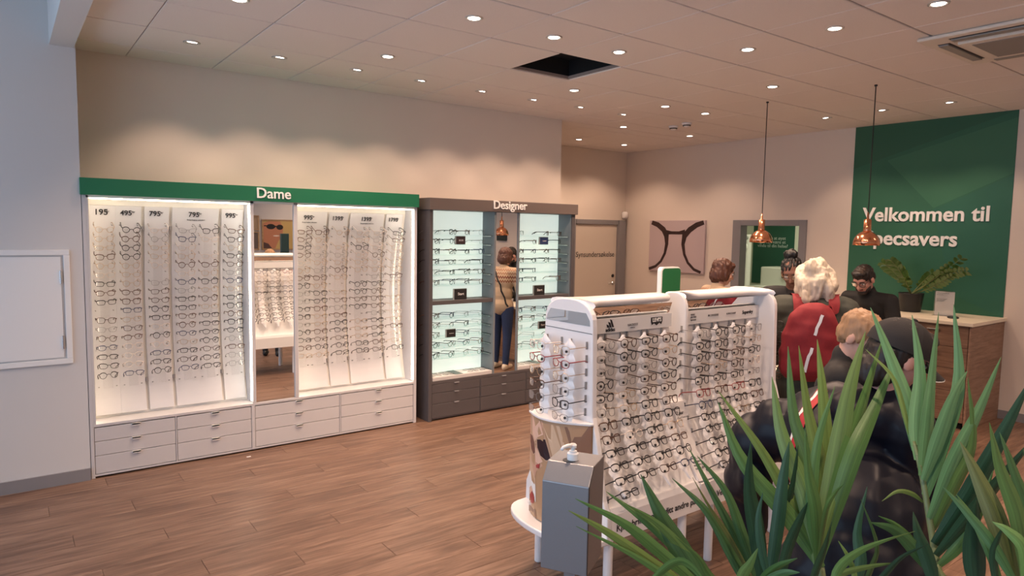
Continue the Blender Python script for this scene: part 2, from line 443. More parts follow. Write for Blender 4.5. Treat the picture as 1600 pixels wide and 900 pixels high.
# green feature wall with the welcome lettering, facets printed in slightly different greens
gw = tag(empty('welcome_wall_graphic', (7.88, 3.2, 0)), 'tall dark green wall graphic with faint triangles and white welcome lettering', 'wall graphic')
g0 = mat('graphic_green', (0.022, 0.125, 0.070), 0.6); g1 = mat('graphic_green_pale', (0.036, 0.155, 0.085), 0.6)
g2 = mat('graphic_green_deep', (0.018, 0.105, 0.058), 0.6); g3 = mat('graphic_green_blue', (0.020, 0.125, 0.078), 0.6)
def yz(y, z, k): return (7.874 - 0.0004 * k, y, z)
gb = B().box(7.874, 7.88, 2.424, 3.99, 0.0, 3.02)
gb.obj('graphic_panel', g0, gw)
fc = B().add([yz(3.99, 3.02, 1), yz(2.424, 3.02, 1), yz(3.99, 2.55, 1)], [(0, 1, 2)], 1)
fc.add([yz(3.62, 2.62, 1), yz(2.424, 2.95, 1), yz(2.424, 2.42, 1), yz(3.12, 2.09, 1)], [(0, 1, 2, 3)], 0)
fc.add([yz(2.424, 2.40, 1), yz(3.12, 2.08, 1), yz(2.9, 1.2, 1), yz(2.424, 1.0, 1)], [(0, 1, 2, 3)], 2)
fc.obj('graphic_facets', [g1, g2, g3], gw)
text('Velkommen til', 1.25, Vector((7.868, 3.845, 1.955)), FACE_MX, LETTERW, gw, depth=0.006, bold=0.022)
text('Specsavers', 0.94, Vector((7.868, 3.815, 1.695)), FACE_MX, LETTERW, gw, depth=0.006, bold=0.022)

# canvas print of a spectacle frame
cv = empty('canvas_print', (7.84, 6.51, 1.2), label='square pale lilac canvas picture of a dark tortoiseshell spectacle bridge', cat='picture')
CM = mat('canvas_lilac', (0.50, 0.40, 0.41), 0.8)
B().box(7.845, 7.88, 6.005, 7.02, 1.215, 1.965).obj('canvas', CM, cv, bevel=0.003)
TM = mat('tortoise_print', (0.03, 0.012, 0.012), 0.5, noise=0.9, nscale=9)
fb = B()
def band(pts, w, xx=7.8435):
    P = [Vector((p[0], p[1])) for p in pts]; rows = []
    for i, p in enumerate(P):
        t = (P[min(i + 1, len(P) - 1)] - P[max(i - 1, 0)]).normalized(); n = Vector((-t.y, t.x)); ww = w[i] / 2
        a = p + n * ww; b_ = p - n * ww
        rows.append([(xx, min(7.02, max(6.005, a.x)), min(1.965, max(1.215, a.y))), (xx, min(7.02, max(6.005, b_.x)), min(1.965, max(1.215, b_.y)))])
    fb.grid(rows)
S1 = [(6.98, 1.94), (6.86, 1.90), (6.75, 1.83), (6.69, 1.74), (6.68, 1.62), (6.71, 1.48), (6.78, 1.36), (6.88, 1.28), (7.01, 1.235)]
S2 = [(6.03, 1.94), (6.15, 1.90), (6.27, 1.83), (6.36, 1.74), (6.38, 1.62), (6.35, 1.48), (6.28, 1.36), (6.17, 1.27), (6.05, 1.23)]
wd = [0.07, 0.075, 0.085, 0.09, 0.06, 0.045, 0.04, 0.04, 0.045]
band(S1, wd); band(S2, wd); band([(6.70, 1.79), (6.60, 1.785), (6.46, 1.785), (6.35, 1.80)], [0.07, 0.045, 0.045, 0.07], 7.8436)
fb.obj('printed_frame', TM, cv)

# ================================================================== CEILING FITTINGS
LED = mat('lamp_glow', (1, 1, 1), 0.5, emit=(1.0, 0.90, 0.78), estr=14.0)
RING = mat('lamp_ring', (0.62, 0.58, 0.55), 0.35, metal=0.6)
BAF = mat('lamp_baffle', (0.10, 0.09, 0.08), 0.5)
def downlight(x, y, label, tilt=None, k=1.0):
    e = empty('downlight', (x, y, ZC), label=label, cat='downlight', group='recessed ceiling downlights')
    B().lathe([(0.054, 0.0), (0.054, -0.004), (0.043, -0.006), (0.040, 0.002)], 24, (x, y, ZC), caps=False).obj('trim_ring', RING, e, smooth=True)
    ax = Matrix.Identity(4)
    if tilt: ax = Matrix.Rotation(math.radians(tilt[1]), 4, tilt[0])
    B().lathe([(0.040, 0.0), (0.040, 0.03)], 24, (x, y, ZC - 0.002), caps=False).obj('baffle', BAF, e, smooth=True)
    B().lathe([(0.0345, -0.004), (0.0345, 0.008)], 24, (x, y, ZC + (0.0055 if tilt else 0.0)), ax).obj('lens', LED, e)
    ld = bpy.data.lights.new('downlight_lamp', 'SPOT'); ld.energy = SPOT_W * k * (0.4 if tilt else 1.0); ld.color = LAMP_COLOR
    ld.spot_size = math.radians(84 if tilt else 126); ld.spot_blend = 0.6; ld.shadow_soft_size = 0.035
    lo = bpy.data.objects.new('downlight_lamp', ld); COL.objects.link(lo)
    d = (ax.to_3x3() @ Vector((0, 0, -1)))
    lo.location = Vector((x, y, ZC)) + d * 0.02
    lo.rotation_euler = d.to_track_quat('-Z', 'Y').to_euler()
    under(lo, e)
TW, TE = ('X', 20), ('Y', -20)
rowsL = [('of the row running above the lit cabinets', [(1.08, 5.13), (1.68, 5.15), (2.28, 5.14), (2.86, 5.15), (3.49, 5.17), (4.08, 5.17), (4.67, 5.16), (5.29, 5.17)], TW),
         ('of the row just behind the ceiling hole', [(2.28, 4.59), (4.08, 4.58), (5.26, 4.56), (5.87, 4.55)], None),
         ('of the row in front of the ceiling hole', [(1.09, 4.0), (2.265, 3.44), (2.88, 3.44), (3.455, 3.425), (5.22, 3.37)], None),
         ('of the row leading to the air unit', [(4.06, 2.82), (4.04, 2.21), (4.03, 1.64)], None),
         ('of the row above the green welcome wall', [(7.01, 3.87), (6.98, 3.28), (7.02, 2.70)], TE),
         ('of those in the far alcove corner', [(5.91, 5.75), (7.12, 6.9), (7.06, 5.70), (6.28, 6.93)], None)]
for nm, pts, tl in rowsL:
    for i, (x, y) in enumerate(pts):
        downlight(x, y, '%s small round recessed downlight %s' % (ORD[i], nm), tl, 0.55 if 'alcove' in nm else 1.0)
for i, (x, y) in enumerate([(1.08, 2.22), (2.28, 2.22), (1.08, 0.42), (2.88, 0.42), (2.28, -1.38), (4.68, -0.18), (4.68, -1.38), (6.48, 1.0), (6.48, -0.78)]):  # out-of-view lamps added to light the room
    downlight(x, y, '%s of the added unseen recessed downlights behind the viewpoint' % ORD[i])

# air-conditioning cassette
ac = empty('air_conditioner', (5.06, 1.56, ZC), label='beige square ceiling air conditioner cassette with slotted grille', cat='air conditioner')
ACM = mat('cassette_beige', (0.74, 0.68, 0.60), 0.5)
ax0, ax1, ay0, ay1 = 4.63, 5.52, 1.10, 2.0
B().box(ax0, ax1, ay0, ay1, 2.995, 3.018).obj('cover_panel', ACM, ac, bevel=0.012)
B().box(ax0 + 0.17, ax1 - 0.17, ay0 + 0.17, ay1 - 0.17, 2.975, 2.996).obj('grille_frame', ACM, ac, bevel=0.006)
B().box(ax0 + 0.23, ax1 - 0.23, ay0 + 0.23, ay1 - 0.23, 2.972, 2.9752).obj('grille', mat('grille_grey', (0.27, 0.25, 0.235), 0.6), ac)
sl = mat('slot_dark', (0.05, 0.045, 0.04), 0.7); lv = mat('louvre_grey', (0.30, 0.28, 0.26), 0.5)
for (a, b_, c, d_) in ((ax0 + 0.06, ax0 + 0.13, ay0 + 0.16, ay1 - 0.16), (ax1 - 0.13, ax1 - 0.06, ay0 + 0.16, ay1 - 0.16), (ax0 + 0.16, ax1 - 0.16, ay0 + 0.06, ay0 + 0.13), (ax0 + 0.16, ax1 - 0.16, ay1 - 0.13, ay1 - 0.06)):
    B().box(a, b_, c, d_, 2.9935, 2.9952).obj('air_slot', sl, ac)
    if b_ - a < 0.1: B().box(a + 0.012, b_ - 0.004, c + 0.01, d_ - 0.01, 2.984, 2.992).obj('louvre', lv, ac)
    else: B().box(a + 0.01, b_ - 0.01, c + 0.012, d_ - 0.004, 2.984, 2.992).obj('louvre', lv, ac)

# pendants
for y, lab in ((3.775, 'copper pendant lamp hanging in front of the exam room doorway'), (2.785, 'copper pendant lamp hanging before the green welcome wall')):
    x = 5.78
    e = empty('pendant_lamp', (x, y, 1.71), label=lab, cat='pendant lamp', group='copper pendant lamps')
    B().tube([(x, y, ZC), (x, y, 1.91)], 0.0045, 6).obj('cord', mat('cord_black', (0.012, 0.010, 0.009), 0.6), e)
    B().lathe([(0.012, ZC - 0.012), (0.012, ZC)], 20, (x, y, 0)).obj('ceiling_rose', BLACK, e, smooth=False)
    B().lathe([(0.006, 1.98), (0.010, 1.925), (0.030, 1.92), (0.030, 1.835), (0.033, 1.82)], 24, (x, y, 0)).obj('lamp_holder', COPPER, e, smooth=True)
    pr = [(0.030, 1.822), (0.052, 1.812), (0.075, 1.793), (0.092, 1.768), (0.102, 1.738), (0.106, 1.706), (0.103, 1.706), (0.098, 1.738), (0.088, 1.766), (0.07, 1.79), (0.025, 1.812)]
    B().lathe(pr, 32, (x, y, 0), caps=False).obj('shade', COPPER, e, smooth=True)
    B().ell((x, y, 1.775), (0.03, 0.03, 0.03)).obj('bulb', mat('bulb_glow', (1, 1, 1), 0.4, emit=(1, 0.75, 0.5), estr=4), e, smooth=True)
for x, y, lab in ((6.29, 5.32, 'smoke detector on the ceiling, the one with a dark grille'), (6.22, 5.07, 'plain white smoke detector on the ceiling beside the dark-grilled one')):
    e = empty('smoke_detector', (x, y, ZC), label=lab, cat='smoke detector', group='ceiling smoke detectors')
    B().lathe([(0.055, 0), (0.055, -0.015), (0.04, -0.03), (0.02, -0.05)], 20, (x, y, ZC)).obj('housing', WHITE, e, smooth=True)
    if 'dark' in lab.split(',')[-1]: B().lathe([(0.047, -0.018), (0.043, -0.036)], 20, (x, y, ZC), caps=False).obj('grille_ring', BLACK, e)
# ================================================================== EYEGLASSES (one of each kind, then copies)
FR_COL = {'black': ((0.010, 0.009, 0.010), 0.35, 0), 'brown': ((0.10, 0.045, 0.025), 0.35, 0), 'tortoise': ((0.06, 0.025, 0.012), 0.35, 0),
          'gold': ((0.55, 0.36, 0.20), 0.3, 0.9), 'grey': ((0.22, 0.21, 0.21), 0.35, 0.5), 'blue': ((0.035, 0.05, 0.11), 0.35, 0), 'clear': ((0.72, 0.62, 0.55), 0.25, 0), 'red': ((0.28, 0.03, 0.03), 0.35, 0)}
FRM = {k: mat('frame_' + k, c, r, m, noise=0.5 if k == 'tortoise' else 0, nscale=90) for k, (c, r, m) in FR_COL.items()}
SHAPES = {'rectangular': (0.0255, 0.0165, 3.6, 0.0), 'oval': (0.025, 0.018, 2.3, 0.0), 'round': (0.0225, 0.0215, 2.0, 0.0), 'winged': (0.026, 0.0185, 2.7, 0.0035), 'square': (0.0245, 0.020, 3.2, 0.001)}
GLM = {}
def rim_pts(shape, side, n=16):
    a, b, e, w = SHAPES[shape]; P = []
    for i in range(n):
        t = 2 * PI * i / n; c, s = math.cos(t), math.sin(t)
        x = a * math.copysign(abs(c) ** (2 / e), c); z = b * math.copysign(abs(s) ** (2 / e), s)
        if z > 0: z += w * (x / a)
        else: x *= 0.9
        P.append((side * (0.034 + x), 0.004 * (1 - 0), z) if False else (side * (0.034 + x), 0.010 * (abs(0.034 + x) / 0.06) ** 2, z))
    return P
def glasses_meshes(shape, col):
    k = (shape, col)
    if k in GLM: return GLM[k]
    thick = 0.0026 if col in ('black', 'brown', 'tortoise', 'blue', 'red', 'clear') else 0.0015
    m = FRM[col]; a, b, e, w = SHAPES[shape]
    f = B()
    for s in (-1, 1): f.tube(rim_pts(shape, s), thick * 0.85, 4, True)
    f.tube([(-0.0105, 0.0, 0.004), (-0.005, -0.001, 0.007), (0.005, -0.001, 0.007), (0.0105, 0.0, 0.004)], thick * 0.8, 4)
    hx = 0.034 + a
    for s in (-1, 1): f.tube([(s * (hx - 0.003), 0.010, b * 0.55), (s * (hx + 0.004), 0.012, b * 0.6), (s * (hx + 0.005), 0.020, b * 0.6)], thick, 4)
    if col in ('black', 'blue', 'brown'):       # heavier brow line
        for s in (-1, 1): f.tube([p for p in sorted(rim_pts(shape, s), key=lambda q: q[0]) if p[2] > b * 0.45], thick * 1.15, 4)
    fm = f.mesh('eyeglasses', m, smooth=True)
    tm = {}
    for s in (-1, 1):
        z = b * 0.6
        tm[s] = B().tube([(s * (hx + 0.005), 0.018, z), (s * (hx + 0.004), 0.060, z), (s * (hx + 0.001), 0.105, z - 0.001), (s * (hx - 0.003), 0.125, z - 0.009), (s * (hx - 0.005), 0.140, z - 0.024)], [thick, thick, thick, thick * 1.3, thick * 1.2], 4).mesh('temple', m, smooth=True)
    lm = {}
    for s in (-1, 1):
        P = rim_pts(shape, s); c = Vector((sum(p[0] for p in P) / 16, sum(p[1] for p in P) / 16, 0))
        lb = B().add(P + [tuple(c + Vector((0, -0.0015, 0)))], [(i, (i + 1) % 16, 16) for i in range(16)])
        lm[s] = lb.mesh('lens', LENS, smooth=True)
    GLM[k] = (fm, tm, lm)
    return GLM[k]
def glasses(shape, col, M, label=None, group=None, temples=True):
    fm, tm, lm = glasses_meshes(shape, col)
    o = bpy.data.objects.new('eyeglasses', fm); COL.objects.link(o); o.matrix_basis = M
    if label: tag(o, label, 'eyeglasses', group)
    for s in (-1, 1):
        t = bpy.data.objects.new('temple', tm[s]); COL.objects.link(t); t.parent = o
        l = bpy.data.objects.new('lens', lm[s]); COL.objects.link(l); l.parent = o
    return o
REST = B(); REST_M = []
def rest_glasses(shape, col, M):
    """the same spectacles joined into the one object that holds all beyond the individual ones"""
    fm, tm, lm = glasses_meshes(shape, col)
    for me in (fm, tm[-1], tm[1]):
        mm = me.materials[0]
        if mm not in REST_M: REST_M.append(mm)
        REST.add([M @ v.co for v in me.vertices], [tuple(p.vertices) for p in me.polygons], REST_M.index(mm))
def frameM(pos, n, tilt=0.0):
    """matrix for spectacles whose front looks along n (temples run back along -n), bridge at pos"""
    n = Vector(n).normalized(); y = -n
    x = Vector((0, 0, 1)).cross(y)
    x = -x if x.length < 1e-6 else -x
    x = y.cross(Vector((0, 0, 1))).normalized()
    z = x.cross(y).normalized()
    R = Matrix((x, y, z)).transposed()
    return Matrix.Translation(pos) @ (R @ Matrix.Rotation(tilt, 3, 'Y')).to_4x4()

# ================================================================== WHITE LIT CABINET
cab = empty('display_cabinet', (1.71, 5.43, 0), label='white lit display cabinet with green header, central mirror and low drawers', cat='cabinet')
CW = mat('cabinet_white', (0.58, 0.565, 0.57), 0.45)
CIN = mat('cabinet_inside', (0.86, 0.82, 0.75), 0.6)
yf, yb = 5.43, 5.878
zs = 0.385
carc = B()
carc.box(0.434, 0.457, yf, yb, 0.0, 1.972)
carc.box(2.962, 2.99, yf, yb, 0.0, 1.972)
carc.box(0.457, 2.962, yf, yb, zs - 0.02, zs)                # shelf over the drawers
carc.box(0.457, 2.962, yf + 0.004, yb, 0.012, 0.026)
carc.box(0.975, 0.983, yf + 0.002, yb, 0.02, zs - 0.02).box(1.522, 1.548, yf, yb, 0.02, zs - 0.02).box(2.252, 2.262, yf + 0.002, yb, 0.02, zs - 0.02)
carc.box(0.457, 0.472, yf, yf + 0.006, zs, 1.972).box(1.886, 1.902, yf, yf + 0.006, zs, 1.972)
carc.box(1.535, 1.560, yf, yb, zs, 1.972).box(1.872, 1.886, yf, yb, zs, 1.972)
carc.obj('carcass', CW, cab, bevel=0.0015, seg=1)
B().box(0.457, 2.962, yf, yb, 1.955, 1.974).obj('top_panel', CIN, cab)
B().box(0.46, 2.97, 5.47, 5.87, 0.0, 0.014).obj('plinth', DARK, cab)  # near-black colour stands in for the shadow gap under the drawers
B().box(0.424, 2.997, 5.405, yb, 1.972, 2.086).obj('header', GREEN, cab, bevel=0.002)
text('Dame', 0.262, Vector((1.572, 5.403, 1.998)), FACE_MY, LETTERW, cab, depth=0.007, bold=0.012)
mi = B().box(1.562, 1.870, 5.445, 5.458, zs + 0.004, 1.955).obj('mirror', MIRROR, cab)
# LED strips hidden behind the front posts, plus the one tubes seen bare in the last bay
LEDM = mat('led_strip', (1, 1, 1), 0.5, emit=(1.0, 0.86, 0.66), estr=14.0)
for x0, x1 in ((0.459, 0.467), (1.524, 1.533), (1.889, 1.897), (2.951, 2.960)):
    B().box(x0, x1, 5.440, 5.455, zs + 0.02, 1.94).obj('led_strip', LEDM, cab)
for x0, x1 in ((0.48, 1.51), (1.91, 2.94)):
    B().box(x0, x1, 5.432, 5.447, 1.946, 1.954).obj('led_strip', LEDM, cab)
# drawers: four stacks of three, each with a small chrome pull
zd = [(0.262, 0.358), (0.160, 0.258), (0.030, 0.156)]
for x0, x1 in ((0.460, 0.972), (0.986, 1.519), (1.551, 2.249), (2.265, 2.959)):
    for z0, z1 in zd:
        dr = B().box(x0, x1, 5.433, 5.452, z0, z1).obj('drawer', CW, cab, bevel=0.0015, loc=((x0 + x1) / 2, 5.433, z0), seg=1)
        xc = (x0 + x1) / 2
        B().box(xc - 0.027, xc + 0.027, 5.418, 5.436, z1 - 0.010, z1 + 0.002).box(xc - 0.027, xc + 0.027, 5.418, 5.421, z1 - 0.016, z1 + 0.002).obj('pull', PULL, dr, bevel=0.001, seg=1)
# curved graphic panels that carry the spectacles
R0, CY, CZ = 2.85, 2.835, 1.16
def arc(th, off=0.0): return (CY + (R0 - off) * math.cos(th), CZ + (R0 - off) * math.sin(th))
PAN = mat('panel_frost', (0.68, 0.665, 0.67), 0.35, spec=0.6)
RAIL = glassy('rail_acrylic', (0.97, 0.97, 0.97), 0.025, 0.08)
STRIP = mat('nose_strip_white', (0.88, 0.86, 0.86), 0.25, coat=0.3)
PEG = mat('peg_grey', (0.30, 0.28, 0.27), 0.4)
TH0, TH1 = math.radians(-15.35), math.radians(15.2)
for x0, x1 in ((0.457, 1.535), (1.886, 2.962)):
    qa = [arc(TH0 + (TH1 - TH0) * i / 26, -0.018) for i in range(27)]; qb = [arc(TH0 + (TH1 - TH0) * i / 26, -0.03) for i in range(26, -1, -1)]
    B().prism([(qa[0][0], zs)] + qa + [(qa[-1][0], 1.955), (qb[0][0], 1.955)] + qb + [(qb[-1][0], zs)], 0, x0, x1).obj('back_panel', CIN, cab)
bays = [[('195 kr sign', 0.491, 0.648, ['']), ('495 kr sign', 0.6485, 0.813, ['']), ('narrow 795 kr sign', 0.834, 0.997, ['']), ('wide 795 kr sign', 1.018, 1.344, [', first column', ', second column']), ('narrow 995 kr sign', 1.367, 1.523, [''])],
        [('wide 995 kr sign', 1.915, 2.215, [', first column', ', second column']), ('narrow 1395 kr sign', 2.235, 2.405, ['']), ('wide 1395 kr sign', 2.425, 2.745, [', first column', ', second column']), ('1795 kr sign', 2.765, 2.93, [''])]]
NR = 17
shapes = list(SHAPES)
for bi, bay in enumerate(bays):
    colno = -1
    for pi_, (sign, x0, x1, cols) in enumerate(bay):
        pr = [arc(TH0 + (TH1 - TH0) * i / 26) for i in range(27)]
        po = [arc(TH0 + (TH1 - TH0) * i / 26, -0.004) for i in range(26, -1, -1)]
        B().prism(pr + po, 0, x0, x1).obj('price_panel', PAN, cab)
        price = [w for w in sign.split() if w.isdigit()][0]
        th = math.radians(14.1); py, pz = arc(th, 0.003); Rt = FACE_MY @ Matrix.Rotation(th, 3, 'X')
        xc = (x0 + x1) / 2; w = 0.074 if len(price) == 3 else 0.088
        text(price, w, Vector((xc - w * 0.72, py, pz - 0.012)), Rt, INK, cab, 'price', bold=0.016)
        text('kr', 0.018, Vector((xc + w * 0.31, py, pz + 0.006)), Rt, INK, cab, 'price', bold=0.01)
        if len(cols) == 2:
            t2 = math.radians(13.45); py, pz = arc(t2, 0.003)
            text('Enstyrkeglass inkludert', 0.125, Vector((xc - 0.0625, py, pz - 0.008)), FACE_MY @ Matrix.Rotation(t2, 3, 'X'), INK, cab, 'price')
        ncol = len(cols)
        for ci in range(ncol):
            cx = x0 + (x1 - x0) * (ci + 0.5) / ncol; colno += 1
            # clear nose rail and peg rails on the panel
            sp = [arc(TH0 + math.radians(3.8) + (TH1 - TH0 - math.radians(6.9)) * i / 20, 0.045) for i in range(21)]
            sq = [arc(TH0 + math.radians(3.8) + (TH1 - TH0 - math.radians(6.9)) * i / 20, 0.048) for i in range(20, -1, -1)]
            B().prism(sp + sq, 0, cx - 0.030, cx + 0.030).obj('nose_rail', RAIL, cab)
            pb = B()
            for k in range(NR + 1):
                th = math.radians(12.4) - math.radians(12.4 + 9.9) * k / (NR - 1)
                for s in (-1, 1):
                    for dx in (0.056,):
                        y, z = arc(th, 0.001); y2, z2 = arc(th, 0.028)
                        pb.tube([(cx + s * dx, y, z), (cx + s * dx, y2, z2)], 0.0035, 5)
            pb.obj('peg_rail', PEG, cab)['kind'] = 'stuff'
            dens = 0.0
            for k in range(NR):
                th = math.radians(12.2) - math.radians(12.2 + 9.6) * k / (NR - 1)
                if rnd.random() < 0.035: continue
                top = k < 7
                if bi == 0:
                    c = rnd.choices(['black', 'brown', 'gold', 'clear', 'grey', 'blue', 'tortoise'], [3, 1.5, 2.5, 2.5, 2, .3, 1] if top else [7, 2, .8, 1, 1, 1, 1.5])[0]
                else:
                    c = rnd.choices(['black', 'brown', 'gold', 'clear', 'grey', 'tortoise'], [1.2, 2, 3, 3, 2, 1] if top else [3.5, 3, 2, 1.5, 1.5, 2])[0]
                if k == NR - 1 and c == 'clear': c = 'black'
                sh = rnd.choice(shapes)
                y, z = arc(th, 0.128)
                n = (0, -math.cos(th * 1.9), -math.sin(th * 1.9))
                M = frameM(Vector((cx + rnd.uniform(-.003, .003), y, z)), n, rnd.uniform(-0.05, 0.05))
                glasses(sh, c, M, '%s %s eyeglasses, %s row, %s column of the lit bay %s' % (c, sh, ORD[k], ORD[colno], ('nearer the hatch', 'beyond the mirror')[bi]), 'eyeglasses in the white lit cabinet')
# little grey clips between the panels
cb = B()
for x in (0.8235, 1.0075, 1.3555, 2.225, 2.415, 2.755):
    for th in (math.radians(12.0), math.radians(-10.8)):
        y, z = arc(th, 0.0); cb.box(x - 0.008, x + 0.008, y - 0.012, y + 0.01, z - 0.014, z + 0.014)
cb.obj('panel_clip', PEG, cab)['kind'] = 'stuff'
tag(boxo('paper_scrap', (1.445, 1.475, 5.30, 5.312, 0.0005, 0.004), WHITE), 'tiny white paper scrap on the wood floor below the white drawers', 'paper')

# ================================================================== GREY DESIGNER CABINET
dc = empty('display_cabinet', (3.98, 5.373, 0), label='charcoal display cabinet with mint backlit shelves and white Designer lettering', cat='cabinet')
yf, yb, yk = 5.373, 5.878, 5.58
c_ = B()
c_.box(3.085, 3.122, yf, yb, 0.0, 1.955).box(4.80, 4.845, yf, yb, 0.0, 1.955)
c_.box(3.122, 4.80, yf + 0.004, yb, 0.345, 0.372)
c_.box(3.122, 4.80, yf + 0.01, yb, 0.012, 0.024)
c_.box(3.66, 3.668, yf + 0.004, yk, 0.02, 0.345).box(4.225, 4.233, yf + 0.004, yk, 0.02, 0.345)
c_.box(3.122, 4.80, yk + 0.012, yb, 0.0, 1.955)
c_.obj('carcass', CHAR, dc, bevel=0.002, seg=1)
B().box(3.14, 4.79, 5.42, 5.8, 0, 0.013).obj('plinth', DARK, dc)
B().box(3.075, 4.862, 5.350, yb, 1.955, 2.062).obj('header', mat('header_taupe', (0.135, 0.105, 0.095), 0.5), dc, bevel=0.004)
text('Designer', 0.405, Vector((3.765, 5.348, 1.985)), FACE_MY, LETTERW, dc, depth=0.007, bold=0.012)
B().box(3.805, 3.825, yf + 0.002, yk, 0.372, 1.955).box(4.094, 4.112, yf + 0.002, yk, 0.372, 1.955).box(3.1222, 3.128, yf + .01, yk, 0.372, 1.955).box(4.79, 4.7998, yf + .01, yk, 0.372, 1.955).obj('side_panel', SLATE, dc)
B().box(3.826, 4.093, 5.386, 5.398, 0.374, 1.952).obj('mirror', MIRROR, dc)
MINT = mat('mint_lightbox', (0.75, 0.85, 0.80), 0.6, emit=(0.84, 0.98, 0.90), estr=0.58)
for x0, x1 in ((3.128, 3.805), (4.112, 4.79)):
    B().box(x0, x1, yk, yk + 0.012, 0.372, 1.953).obj('light_panel', MINT, dc)
    B().box(x0, x1, yf + 0.012, yk, 1.083, 1.120).obj('mid_shelf', CHAR, dc, bevel=0.002)
    B().box(x0 + 0.004, x1 - 0.004, yf + 0.005, yk - 0.002, 0.374, 0.408).obj('tray', mat('tray_grey', (0.55, 0.53, 0.52), 0.5), dc, bevel=0.003)
    tb = B()
    for k in range(4):
        a = x0 + 0.02 + k * 0.165
        if k != 1: tb.box(a, a + 0.15, yf + 0.03, yf + 0.10, 0.4085, 0.4105).box(a, a + 0.15, yf + 0.115, yk - 0.02, 0.4085, 0.4105)
    tb.obj('tray_insert', WHITE, dc)
    B().box(x0 + 0.265, x0 + 0.345, yf + 0.02, yk - 0.012, 0.4085, 0.412).obj('tray_divider', mat('tray_teal', (0.13, 0.17, 0.165), 0.6), dc)
    for z in (1.727, 1.640, 1.546, 1.452, 1.354, 1.260, 0.948, 0.860, 0.766, 0.677, 0.576):
        B().box(x0, x1, 5.402, yk, z - 0.006, z).obj('glass_shelf', GLASS, dc)
        B().box(x1 - 0.02, x1, 5.405, yk - 0.01, z - 0.010, z - 0.0062).obj('shelf_rail', CHROME, dc)
zd = [(0.262, 0.342), (0.160, 0.258), (0.026, 0.156)]
for x0, x1 in ((3.125, 3.657), (3.671, 4.222), (4.236, 4.797)):
    for z0, z1 in zd:
        dr = B().box(x0, x1, 5.377, 5.395, z0, z1).obj('drawer', CHAR, dc, bevel=0.0015, loc=((x0 + x1) / 2, 5.377, z0), seg=1)
        xc = (x0 + x1) / 2
        B().box(xc - 0.024, xc + 0.024, 5.365, 5.38, z1 - 0.008, z1 + 0.001).obj('pull', GREYTRIM, dr, bevel=0.001, seg=1)
# small brand placards on the shelves
def placard(x, z, w, h, word, m, lab, y=5.41):
    e = empty('placard', (x + w / 2, y, z), label=lab, cat='placard', group='placards in the grey cabinet')
    B().box(x - 0.012, x + w + 0.004, y + 0.012, y + 0.02, z, z + h + 0.004).obj('acrylic_back', mat('placard_silver', (0.35, 0.38, 0.37), 0.3), e)
    B().box(x, x + w, y + 0.004, y + 0.012, z + 0.002, z + h).obj('card', m, e, bevel=0.001, seg=1)
    text(word, w * 0.5, Vector((x + w * 0.25, y + 0.003, z + h * 0.42)), FACE_MY, LETTERW, e)
PB = mat('card_black', (0.02, 0.018, 0.018), 0.4); PU = mat('card_navy', (0.025, 0.045, 0.13), 0.4); PR = mat('card_maroon', (0.045, 0.025, 0.028), 0.4)
placard(3.40, 1.640, 0.098, 0.075, 'BOSS', PR, 'small dark maroon placard on the second glass shelf, beside the white cabinet')
placard(3.385, 1.120, 0.135, 0.10, 'Start', PB, 'black placard on the middle shelf, in the bay next to the white cabinet')
placard(3.305, 0.766, 0.095, 0.075, '-----', PB, 'small black placard on a glass shelf below the middle shelf, near the white cabinet')
placard(4.41, 1.640, 0.105, 0.075, 'TOMMY', PU, 'small navy blue placard on the second glass shelf of the far bay')
placard(4.345, 1.120, 0.135, 0.10, 'Start', PB, 'black placard on the middle shelf of the far bay beyond the mirror')
placard(4.42, 0.766, 0.095, 0.075, 'Start', PB, 'small black placard low in the far bay, partly behind the white stand')
# spectacles along the glass shelves, standing folded-open and turned sideways
for bx0, bx1, skip in ((3.135, 3.80, 0), (4.118, 4.785, 1)):
    for zi, z in enumerate((1.727, 1.640, 1.546, 1.452, 1.354, 1.260, 0.948, 0.860, 0.766, 0.677, 0.576)):
        n = 4 if not skip else 4
        for k in range(n):
            if skip and rnd.random() < 0.22: continue
            x = bx0 + 0.075 + k * 0.165
            if zi == 1 and k == 2: continue
            if zi == 8 and k == 1: continue
            c = rnd.choice(['black', 'black', 'black', 'tortoise', 'blue', 'grey', 'brown']); sh = rnd.choice(shapes)
            a = math.radians(rnd.uniform(28, 46))
            M = Matrix.Translation((x, 5.428, z + SHAPES[sh][1] * 1.2 + 0.005)) @ Matrix.Rotation(a, 4, 'Z') @ Matrix.Scale(1.16, 4)
            rest_glasses(sh, c, M)
    for k in range(5):
        x = bx0 + 0.06 + k * 0.14
        if k == 2: continue
        for yy in (5.405, 5.49):
            rest_glasses(rnd.choice(shapes), rnd.choice(['black', 'gold', 'tortoise', 'brown']), Matrix.Translation((x, yy + 0.02, 0.417)) @ Matrix.Rotation(-PI / 2, 4, 'X') @ Matrix.Scale(0.45, 4, (0, 1, 0)))
